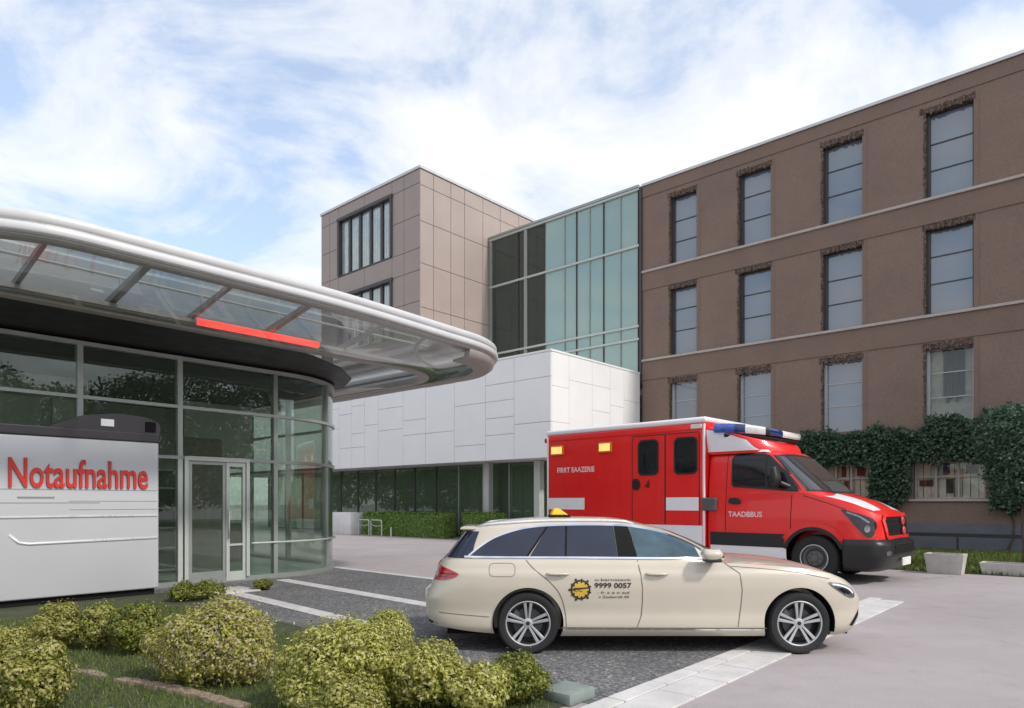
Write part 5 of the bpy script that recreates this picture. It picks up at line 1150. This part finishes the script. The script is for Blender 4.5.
for t0, t1, m_ in segs:
    bm = newbm(); n = 8; prev = None
    for k in range(n + 1):
        t = t0 + (t1 - t0) * k / n; c = arcp(t); h_ = 0.105 - 0.035 * (1 - abs(t) ** 2); o = Vector((c.x + 1.6, c.y, 0)).normalized() * 0.085
        pr_ = [(1.0, -1.0), (1.25, -0.5), (1.25, 0.45), (0.8, 1.0), (-0.8, 1.0), (-1.0, -1.0)]
        cur = [bm.verts.new(c + o * a_ + ZX * (h_ * b_) - Vector((-1.6, 0, 3.15))) for a_, b_ in pr_]
        if prev:
            for q in range(6): bm.faces.new((prev[q], prev[(q + 1) % 6], cur[(q + 1) % 6], cur[q]))
        else: bm.faces.new(cur[::-1])
        prev = cur
    bm.faces.new(prev); obj('lamp_segment', bm, m_, lb, smooth=True, auto=30)
bm = newbm(); tube(bm, [arcp(t) - Vector((-1.6, 0, 3.15)) - ZX * (0.16 - 0.05 * (1 - abs(t) ** 2)) for t in np.linspace(-0.98, 0.98, 40)], 0.05, 6); obj('bar_base', bm, 'black_plastic', lb, smooth=True)
# chassis and wheels
bm = newbm(); box(bm, XB0 + 0.2, 0.5, -0.72, 0.72, 0.30, 0.62); obj('chassis', bm, 'gap_black', amb)
for s in (-1, 1):
    bm = newbm(); n = 20; prev = None
    for k in range(n + 1):
        t = R(-10 + 200 * k / n); c = [bm.verts.new((0.598 * math.cos(t), s * y_, AZ + 0.598 * math.sin(t))) for y_ in (1.17, 0.7)]
        if prev: bm.faces.new((prev[0], prev[1], c[1], c[0]))
        prev = c
    obj('wheel_liner', bm, 'gap_black', amb)
    for x, wd in ((0.0, 0.30), (-5.0, 0.36)):
        e = link(bpy.data.objects.new('wheel', None)); e.parent = amb; e.location = (x, s * (1.02 if x > -1 else 0.98), 0.485); e.rotation_euler = (0, 0, 0 if s < 0 else math.pi)
        obj('tyre', tyre_bm(0.485, 0.29, wd), 'tyre_rubber', e, smooth=True, auto=40)
        bm = newbm(); h_ = wd / 2
        lathe(bm, [(0.294, -h_ * 0.86), (0.282, -h_ * 0.95), (0.262, -h_ * 0.88), (0.255, -h_ * 0.4), (0.20, -h_ * 0.30), (0.15, -h_ * 0.62), (0.075, -h_ * 0.66), (0.07, -h_ * 0.85), (0.0005, -h_ * 0.88), (0.0005, 0.1), (0.294, 0.1)], 40); obj('rim', bm, 'steel_grey', e, smooth=True, auto=30)
        bm = newbm(); lathe(bm, [(0.292, -h_ * 0.88), (0.284, -h_ * 0.97), (0.262, -h_ * 0.92), (0.27, -h_ * 0.84)], 40); obj('rim_ring', bm, 'rim_silver', e, smooth=True)
        bm = newbm()
        for k in range(6): t = R(60 * k); lathe(bm, [(0.0005, -h_ * 0.74), (0.018, -h_ * 0.74), (0.018, -h_ * 0.6), (0.0005, -h_ * 0.6)], 8, (0.11 * math.cos(t), 0, 0.11 * math.sin(t)))
        obj('wheel_nut', bm, 'brake_steel', e)

# ------------------------------------------------------------------ street furniture and planting boxes
def block(name, a0, a1, b0, b1, z0, z1, m, lab, cat, group=None, bevel=0.02):
    bm = newbm(); abox(bm, a0, a1, b0, b1, z0, z1, bevel=bevel, seg=2); c = P((a0 + a1) / 2, (b0 + b1) / 2, z0)
    bmesh.ops.translate(bm, verts=bm.verts, vec=-c); o = obj(name, bm, m, smooth=True, auto=40); o.location = c
    return setp(o, lab, cat, group)
def trough(a0, a1, b0, b1, h, lab, taper=0.06):
    c = P((a0 + a1) / 2, (b0 + b1) / 2); t = thing('planter', c, lab, 'planter', 'pale concrete planters')
    bm = newbm(); w = 0.07
    o0 = [P(x, y, 0.0) for x, y in ((a0 + taper, b0 + taper), (a1 - taper, b0 + taper), (a1 - taper, b1 - taper), (a0 + taper, b1 - taper))]
    o1 = [P(x, y, h) for x, y in ((a0, b0), (a1, b0), (a1, b1), (a0, b1))]
    i1 = [P(x, y, h) for x, y in ((a0 + w, b0 + w), (a1 - w, b0 + w), (a1 - w, b1 - w), (a0 + w, b1 - w))]
    i0 = [P(x, y, h - 0.15) for x, y in ((a0 + w, b0 + w), (a1 - w, b0 + w), (a1 - w, b1 - w), (a0 + w, b1 - w))]
    R_ = [[bm.verts.new(v) for v in q] for q in (o0, o1, i1, i0)]
    for q in range(3):
        for k in range(4): bm.faces.new((R_[q][k], R_[q][(k + 1) % 4], R_[q + 1][(k + 1) % 4], R_[q + 1][k]))
    bm.faces.new(R_[0][::-1]); obj('trough', bm, 'concrete', t, world=True)
    bm = newbm(); bm.faces.new([bm.verts.new(v + ZX * 0.01) for v in i0]); obj('soil', bm, 'soil', t, world=True)
trough(2.62, 3.40, 18.2, 18.75, 0.46, 'tall pale concrete planter on the paving beside the ambulance bumper')
trough(1.52, 2.40, 18.72, 19.3, 0.27, 'low pale concrete planter at the foot of the trained tree')
block('white_block', 29.0, 30.6, 20.35, 21.2, 0, 1.12, 'concrete_white', 'plain white block in front of the dark pavilion glass', 'block')
block('kerb_block', 3.30, 3.62, 4.42, 4.78, 0, 0.10, 'slab_green', 'small grey stone block at the end of the white kerb beside the shrubs', 'stone')
# clipped hedges in front of the pavilion
def hedge(a0, a1, b0, b1, h, lab, n):
    c = P((a0 + a1) / 2, (b0 + b1) / 2); t = thing('hedge', c, lab, 'hedge', 'clipped hedges before the pavilion')
    fs = rng.integers(0, 3, n); u, v = rng.uniform(0, 1, n), rng.uniform(0, 1, n); C_ = np.empty((n, 3)); N_ = np.empty((n, 3))
    A_, B_ = np.array(AX), np.array(BX); jit = rng.normal(0, 0.03, (n, 3))
    for i in range(n):
        if fs[i] == 0: p = A_ * (a0 + (a1 - a0) * u[i]) + B_ * b0 + np.array([0, 0, h * v[i]]); nn = -B_
        elif fs[i] == 1: p = A_ * (a0 + (a1 - a0) * u[i]) + B_ * (b0 + (b1 - b0) * v[i]) + np.array([0, 0, h]); nn = np.array([0, 0, 1.0])
        else: p = A_ * a0 + B_ * (b0 + (b1 - b0) * u[i]) + np.array([0, 0, h * v[i]]); nn = -A_
        C_[i] = p; N_[i] = nn
    leaf_mesh('foliage', C_ + jit - np.array(c), N_ + rng.normal(0, 0.5, (n, 3)), 0.11, 'leaf_hedge', t)
    bm = newbm(); abox(bm, a0 + 0.04, a1 - 0.04, b0 + 0.04, b1 - 0.04, 0, h - 0.04); obj('stem', bm, 'leaf_hedge', t, world=True)
hedge(22.6, 28.7, 20.9, 21.5, 1.10, 'long clipped green hedge behind the hoop stands', 5200)
hedge(19.7, 21.8, 21.2, 21.8, 1.15, 'short clipped green hedge by the pale columns near the ambulance', 2200)
for i, (a, b, lab) in enumerate(((27.75, 20.3, 'pale hoop bike stand nearer the white block'), (26.75, 20.3, 'pale hoop bike stand farther from the white block'))):
    t = thing('bike_stand', P(a, b), lab, 'bike stand', 'hoop stands by the hedge')
    bm = newbm(); tube(bm, [P(a - 0.42, b, 0), P(a - 0.42, b, 0.72), P(a - 0.36, b, 0.78), P(a + 0.36, b, 0.78), P(a + 0.42, b, 0.72), P(a + 0.42, b, 0)], 0.028, 8); obj('hoop', bm, 'alu_pale', t, world=True)
    bm = newbm(); tube(bm, [P(a - 0.40, b, 0.55), P(a, b, 0.48), P(a + 0.40, b, 0.55)], 0.016, 6); obj('crossbar', bm, 'alu_pale', t, world=True)
t = thing('bollard', P(25.5, 20.2), 'short pale bollard standing alone in front of the hedge', 'bollard')
bm = newbm(); tube(bm, [P(25.5, 20.2, 0), P(25.5, 20.2, 0.42)], 0.035, 10); obj('post', bm, 'alu_pale', t, world=True)
bm = newbm(); tube(bm, [P(25.5, 20.2, 0.42), P(25.5, 20.2, 0.46)], 0.05, 10); obj('cap', bm, 'alu_pale', t, world=True)
# dark railing in front of the plinth
t = thing('railing', P(2, 26.6), 'dark low railing along the grey plinth of the brown building', 'railing')
bm = newbm(); abox(bm, -8, 8.5, 26.55, 26.62, 0.50, 0.62); obj('rail', bm, 'rail_dark', t, world=True)
for a in np.arange(-7, 8.6, 2.2):
    bm = newbm(); abox(bm, a - 0.03, a + 0.03, 26.56, 26.61, 0, 0.498); obj('post', bm, 'rail_dark', t, world=True)

# ------------------------------------------------------------------ ivy on the office wall and the tree beside it
def ivy_points(n):
    C_, N_ = [], []
    while len(C_) < n:
        a = rng.uniform(2.0, 11.2); z = rng.uniform(1.1, 4.75); b = FB - rng.beta(1.4, 2.0) * 0.55
        top = 4.28 + 0.10 * math.sin(a * 3.1) + 0.07 * math.sin(a * 7.7 + 1) + (0.25 if a < 5.0 else 0) + (0.18 if a < 3.4 else 0)
        if z > top + rng.normal(0, 0.05): continue
        bot = 3.02 + 0.06 * math.sin(a * 5)
        if 5.5 < a < 6.85: bot = 1.45 + 0.18 * math.sin(a * 6) + 0.5 * abs(a - 6.2)
        if 8.7 < a < 9.8: bot = 1.4
        if a < 3.2: bot = 1.35 + 0.1 * math.sin(a * 9)
        if z < bot + rng.normal(0, 0.05): continue
        C_.append(np.array(P(a, b, z))); N_.append(-np.array(BX) * 0.7 + np.array([0, 0, 0.5]) + rng.normal(0, 0.55, 3))
    return np.array(C_), np.array(N_)
c = P(6.5, 27.3, 0); t = thing('ivy', c, 'dark green ivy hanging over the ground floor windows of the brown building', 'ivy')
C_, N_ = ivy_points(20000); leaf_mesh('foliage', C_ - np.array(c), N_, 0.12, 'leaf_ivy', t, 0.75)
bm = newbm()
for a in (6.1, 6.3, 9.2, 2.7):
    pts = [P(a + 0.15 * math.sin(k * 1.3 + a), FB - 0.06, k * 0.5) for k in range(8)]; tube(bm, pts, [0.035 - 0.003 * k for k in range(8)], 6)
obj('stem', bm, 'bark', t, world=True)
def tree(loc, lab, lobes, n, size, m, trunk, limbs, group=None, name='tree'):
    t = thing(name, loc, lab, 'tree', group)
    C_, N_ = blob_points(n, lobes, 0.55, 0.15); leaf_mesh('crown', C_, N_, size, m, t, 0.7)
    bm = newbm(); tube(bm, [(0.02 * math.sin(k), 0.02 * math.cos(k * 2), trunk[0] * k / 6) for k in range(7)], [trunk[1] * (1 - 0.07 * k) for k in range(7)], 10)
    for l in limbs: tube(bm, [(0, 0, trunk[0] * 0.8), (l[0] * 0.5, l[1] * 0.5, (trunk[0] * 0.8 + l[2]) / 2 + 0.1), l], [trunk[1] * 0.5, trunk[1] * 0.35, trunk[1] * 0.12], 6)
    obj('trunk', bm, 'bark', t, smooth=True)
tree(P(1.75, 20.6), 'slim trained tree with dark crown and bare trunk by the low planter',
     [(0, 0, 2.5, 0.85, 0.8, 1.0), (-0.1, 0.2, 3.2, 0.9, 0.9, 0.85), (0.7, 0.1, 2.9, 0.9, 0.8, 1.1), (0.5, -0.1, 1.95, 0.7, 0.6, 0.5)], 9000, 0.10, 'leaf_ivy', (1.9, 0.05), [(0.5, 0.1, 2.6), (-0.4, 0.2, 2.7), (0.1, -0.3, 3.0)], name='trained_tree')
sheet('lawn', [(0, 0), (24, 0), (24, -32), (0, -32)], 0.006, 'lawn_green', f=lambda x, y, z: (24 + x, 8 + y, z))  # unseen lawn, added to reflect green in the lobby glass
# unseen trees right and left of the view, added for reflections in the glass
for i, (x, y, h) in enumerate(((31, -3, 11.5), (36, 3.5, 12), (33, -10, 11), (29, -16, 12), (38, -2, 13.5), (37, -17, 13.5), (-31, 31, 9), (-36, 27, 10), (-37, 36, 10), (-33, 23, 9), (-41, 43, 11))):
    k = h / 7.5
    tree(Vector((x, y, 0)), ['broad unseen green tree across the road, nearest the plaza', 'tall unseen green tree across the road closest to the office building', 'unseen green tree across the road between the broad tree and the southern one', 'unseen green tree across the road at the far end from the office', 'very tall unseen green tree in the back row behind the broad tree', 'very tall unseen green tree in the back row behind the end tree', 'unseen green tree beyond the lobby, nearest the white pavilion', 'tall unseen green tree beyond the lobby between its two smaller neighbours', 'unseen green tree beyond the lobby standing second farthest back', 'unseen green tree left of the lobby, closest to the silver sign', 'tall unseen green tree beyond the lobby standing farthest back'][i], [(0, 0, 4.2 * k, 2.9 * k, 2.9 * k, 2.6 * k), (1.2, 0.6, 5.6 * k, 1.7 * k, 1.7 * k, 1.6 * k), (-1.3, -0.4, 4.0 * k, 1.8 * k, 1.6 * k, 1.4 * k), (0.9, -1.2, 2.2 * k, 1.7 * k, 1.7 * k, 1.5 * k), (-1.0, 1.2, 2.0 * k, 1.8 * k, 1.8 * k, 1.5 * k)], 14000, 0.26, 'leaf_tree', (3.6 * k, 0.18), [(1.2, 0.6, 5 * k), (-1.2, -0.5, 4.4 * k), (0, 0.6, 5.4 * k)], 'unseen trees added for reflections')

# ------------------------------------------------------------------ foreground shrubs
F_, CXp, HY, CH = 685.0, 512.0, 502.0, 1.65
def gpt(px, py):   # a spot on the ground, by its bearing from the viewpoint
    d_ = CH * F_ / (py - HY); return Vector(((px - CXp) / F_ * d_, d_, 0))
def shrub(loc, w, h, n, m, lab, size=0.04, lobes=None, rough=0.24, d=None):
    t = thing('shrub', loc, lab, 'shrub', 'shrubs in the foreground bed'); w = w * (0.92 if rough > 0.1 else 1); d = d or w * 0.9
    lobes = list(lobes or [(0, 0, h * 0.50, w * 0.46, d * 0.46, h * 0.46)]); base = list(lobes)
    if rough > 0.1:
        for k in range(9):
            q = base[k % len(base)]; an = rng.uniform(0, 6.28); el = rng.uniform(-0.1, 1.2); f_ = rng.uniform(0.72, 0.92); r_ = rng.uniform(0.13, 0.22) * w
            lobes.append((q[0] + q[3] * f_ * math.cos(an) * math.cos(el), q[1] + q[4] * f_ * math.sin(an) * math.cos(el), max(0.08, q[2] + q[5] * f_ * math.sin(el)), r_, r_, r_ * 0.85))
    n = int(n * 1.9)
    C_, N_ = blob_points(n, lobes, 0.5, rough); 
    k_ = int(n * 0.05); idx = rng.choice(n, k_); ctr = np.array([0, 0, h * 0.4]); C_[idx] = ctr + (C_[idx] - ctr) * rng.uniform(1.05, 1.22, k_)[:, None]; leaf_mesh('foliage', C_, N_, size * 0.84, m, t)
    bm = newbm()
    for k in range(9):
        an = k * 2.4; r_ = 0.33 * w * (0.4 + 0.6 * ((k * 7) % 9) / 9)
        tube(bm, [(0.02 * math.cos(an), 0.02 * math.sin(an), 0), (r_ * 0.5 * math.cos(an), r_ * 0.5 * math.sin(an), h * 0.4), (r_ * math.cos(an + .3), r_ * math.sin(an + .3), h * 0.8)], [0.012, 0.009, 0.004], 5)
    obj('stem', bm, 'bark', t)
def lob(w, h, parts): return [(x * w, y * w, z * h, rx * w, rx * w, rz * h) for x, y, z, rx, rz in parts]
shrub(gpt(33, 716), 0.66, 0.55, 4600, 'leaf_mixed', 'rounded variegated shrub at the bottom left corner', 0.042)
shrub(gpt(0, 672), 0.62, 0.46, 3200, 'leaf_mixed', 'variegated shrub cut off by the left edge behind the corner shrub', 0.04)
shrub(gpt(57, 651), 0.66, 0.53, 3800, 'leaf_mixed', 'leftmost of the three low variegated shrubs under the silver block', 0.04)
shrub(gpt(98, 650), 0.52, 0.50, 3000, 'leaf_mixed', 'middle of the three low variegated shrubs under the silver block', 0.04)
shrub(gpt(136, 655), 0.58, 0.58, 4000, 'leaf_green', 'rightmost and darkest of the three low shrubs under the silver block', 0.042)
shrub(gpt(214, 684), 1.10, 0.74, 9500, 'leaf_dry', 'widest shrub, bright yellow on top with dry pinkish lower twigs', 0.040, lob(1.10, 0.74, [(0, 0, 0.52, 0.40, 0.48), (-0.28, 0.05, 0.38, 0.24, 0.36), (0.28, -0.05, 0.40, 0.25, 0.38), (0.05, 0.15, 0.62, 0.28, 0.38)]))
shrub(gpt(332, 712), 0.98, 0.72, 9000, 'leaf_yellow', 'tall loose yellow-green shrub in the middle of the foreground bed', 0.040, lob(0.86, 0.72, [(0, 0, 0.55, 0.40, 0.46), (-0.30, 0.05, 0.40, 0.26, 0.40), (0.26, 0.02, 0.50, 0.28, 0.44), (0.02, -0.1, 0.3, 0.45, 0.3)]))
shrub(gpt(388, 664), 0.55, 0.58, 4200, 'leaf_yellow', 'neat ball-shaped shrub standing behind the loose ones', 0.034, rough=0.06)
shrub(gpt(428, 707), 0.72, 0.53, 5200, 'leaf_yellow', 'yellow-green shrub between the tall loose shrub and the taxi wheel', 0.042, lob(0.72, 0.53, [(0, 0, 0.52, 0.42, 0.48), (0.25, 0.05, 0.34, 0.26, 0.34), (-0.25, 0, 0.4, 0.26, 0.4)]))
shrub(gpt(516, 703), 0.63, 0.38, 3800, 'leaf_green', 'dark low shrub beside the grey kerb stone', 0.038)
shrub(gpt(345, 730), 0.70, 0.34, 3600, 'leaf_mixed', 'low shrub at the bottom edge in front of the tall loose shrub', 0.042)
shrub(gpt(478, 716), 0.55, 0.36, 3400, 'leaf_yellow', 'low yellow shrub at the bottom edge in front of the dark shrub', 0.040)
shrub(gpt(196, 600), 0.95, 0.26, 2600, 'leaf_green', 'small green ground shrub at the foot of the glass door', 0.05)
shrub(gpt(263, 590), 0.40, 0.20, 900, 'leaf_green', 'tuft of green leaves by the lobby base near the bay lines', 0.05)
# timber edging pieces and slab
def log(p0, p1, r, lab):
    c = (p0 + p1) / 2; bm = newbm(); d_ = p1 - p0; n = 24; sd_ = Vector((-d_.y, d_.x, 0)).normalized(); prev = None
    for k in range(n + 1):
        q = p0 - c + d_ * k / n; w1, w2 = r * random.uniform(1.35, 1.75), r * random.uniform(1.35, 1.75); h1, h2, h3 = (r * random.uniform(0.75, 1.1) for _ in range(3)); bow = 0.05 * math.sin(k / n * 3.1)
        cur = [bm.verts.new(q + sd_ * (o_ + bow) + ZX * z_) for o_, z_ in ((-w1, 0), (-w1 * 0.9, h1), (0, h2), (w2 * 0.9, h3), (w2, 0))]
        if prev:
            for m_ in range(4): bm.faces.new((prev[m_], prev[m_ + 1], cur[m_ + 1], cur[m_]))
        else: bm.faces.new(cur)
        prev = cur
    bm.faces.new(prev[::-1]); o = obj('timber_edging', bm, 'log_wood'); o.location = c; return setp(o, lab, 'edging', 'timber lawn edging')
log(gpt(72, 673), gpt(103, 679), 0.032, 'short weathered timber edging piece beside the corner shrub')
log(gpt(120, 682), gpt(245, 711), 0.042, 'long weathered timber edging piece crossing the grass')
block('paving_slab', 5.55, 5.95, 1.55, 1.95, 0, 0.035, 'slab_green', 'grey stone slab set in the grass next to the long timber edging', 'stone', bevel=0.008)
block('paving_slab', 11.9, 12.7, 5.3, 6.4, 0.0, 0.03, 'concrete', 'pale paving slab on the asphalt at the foot of the lobby door', 'stone', bevel=0.008)

# ------------------------------------------------------------------ light, sky, camera
SUN = Vector((0.80, -0.60, 0)); EL = R(43)
sd = bpy.data.lights.new('sun', 'SUN'); sd.energy = 2.1; sd.angle = R(5); sd.color = (1.0, 0.95, 0.88)
so = link(bpy.data.objects.new('sun', sd)); dirv = Vector((SUN.x * math.cos(EL), SUN.y * math.cos(EL), math.sin(EL))); so.rotation_euler = dirv.to_track_quat('Z', 'Y').to_euler(); so.location = (20, -10, 30)
SKY = (1.7, 14.9, 0.447)
wd = bpy.data.worlds.new('World'); S.world = wd; wd.use_nodes = True; N = wd.node_tree.nodes; L = wd.node_tree.links; N.clear()
out = N.new('ShaderNodeOutputWorld'); bg = N.new('ShaderNodeBackground'); L.new(bg.outputs[0], out.inputs[0])
sky = N.new('ShaderNodeTexSky'); sky.sky_type = 'NISHITA'; sky.sun_disc = False; sky.sun_elevation = EL; sky.sun_rotation = math.atan2(SUN.x, SUN.y); sky.air_density = 1.0; sky.dust_density = 1.5; sky.ozone_density = 1.5
tc = N.new('ShaderNodeTexCoord'); sep = N.new('ShaderNodeSeparateXYZ'); L.new(tc.outputs['Generated'], sep.inputs[0])
def mth(op, a, b=None):
    m = N.new('ShaderNodeMath'); m.operation = op
    for i, v in enumerate((a, b)):
        if v is None: continue
        if isinstance(v, (int, float)): m.inputs[i].default_value = v
        else: L.new(v, m.inputs[i])
    return m.outputs[0]
zc = mth('ADD', mth('MAXIMUM', sep.outputs[2], 0.0), 0.16)
cv = N.new('ShaderNodeCombineXYZ'); L.new(mth('DIVIDE', sep.outputs[0], zc), cv.inputs[0]); L.new(mth('DIVIDE', sep.outputs[1], zc), cv.inputs[1]); cv.inputs[2].default_value = SKY[1]
n1 = noise(N, L, cv.outputs[0], SKY[0], 9, 0.58); n1.inputs['Distortion'].default_value = 0.5
n2 = noise(N, L, cv.outputs[0], 2.6, 8, 0.62)
mixn = mth('ADD', mth('MULTIPLY', n1.outputs['Fac'], 0.75), mth('MULTIPLY', n2.outputs['Fac'], 0.25))
hz = mth('MULTIPLY', mth('SUBTRACT', 0.75, sep.outputs[2]), 0.085)       # more cloud low down
cr = ramp(N, [(SKY[2], 0.0), (SKY[2] + 0.07, 0.55), (SKY[2] + 0.17, 1.0)]); L.new(mth('ADD', mixn, hz), cr.inputs[0])
lift = N.new('ShaderNodeMix'); lift.data_type = 'RGBA'; lift.blend_type = 'ADD'; lift.inputs[0].default_value = 1; L.new(sky.outputs[0], lift.inputs[6]); lift.inputs[7].default_value = (1.9, 2.1, 2.4, 1)
mx = N.new('ShaderNodeMix'); mx.data_type = 'RGBA'; L.new(cr.outputs[0], mx.inputs[0]); L.new(lift.outputs[2], mx.inputs[6]); mx.inputs[7].default_value = (6.35, 6.4, 6.45, 1)
L.new(mx.outputs[2], bg.inputs[0]); bg.inputs[1].default_value = 0.125
cam = bpy.data.cameras.new('camera'); co = link(bpy.data.objects.new('camera', cam)); co.location = (0, 0, CH); co.rotation_euler = (R(90), 0, 0)
cam.sensor_width = 36; cam.lens = F_ / 1024 * 36; cam.shift_y = (HY - 354) / 1024; cam.clip_end = 2000; cam.clip_start = 0.1
S.camera = co
S.view_settings.view_transform = 'Standard'; S.view_settings.look = 'None'; S.view_settings.gamma = 1; S.view_settings.exposure = 0.43; S.view_settings.use_curve_mapping = False
S.cycles.max_bounces = 10; S.cycles.transparent_max_bounces = 24; S.cycles.use_denoising = True; S.cycles.sample_clamp_indirect = 6
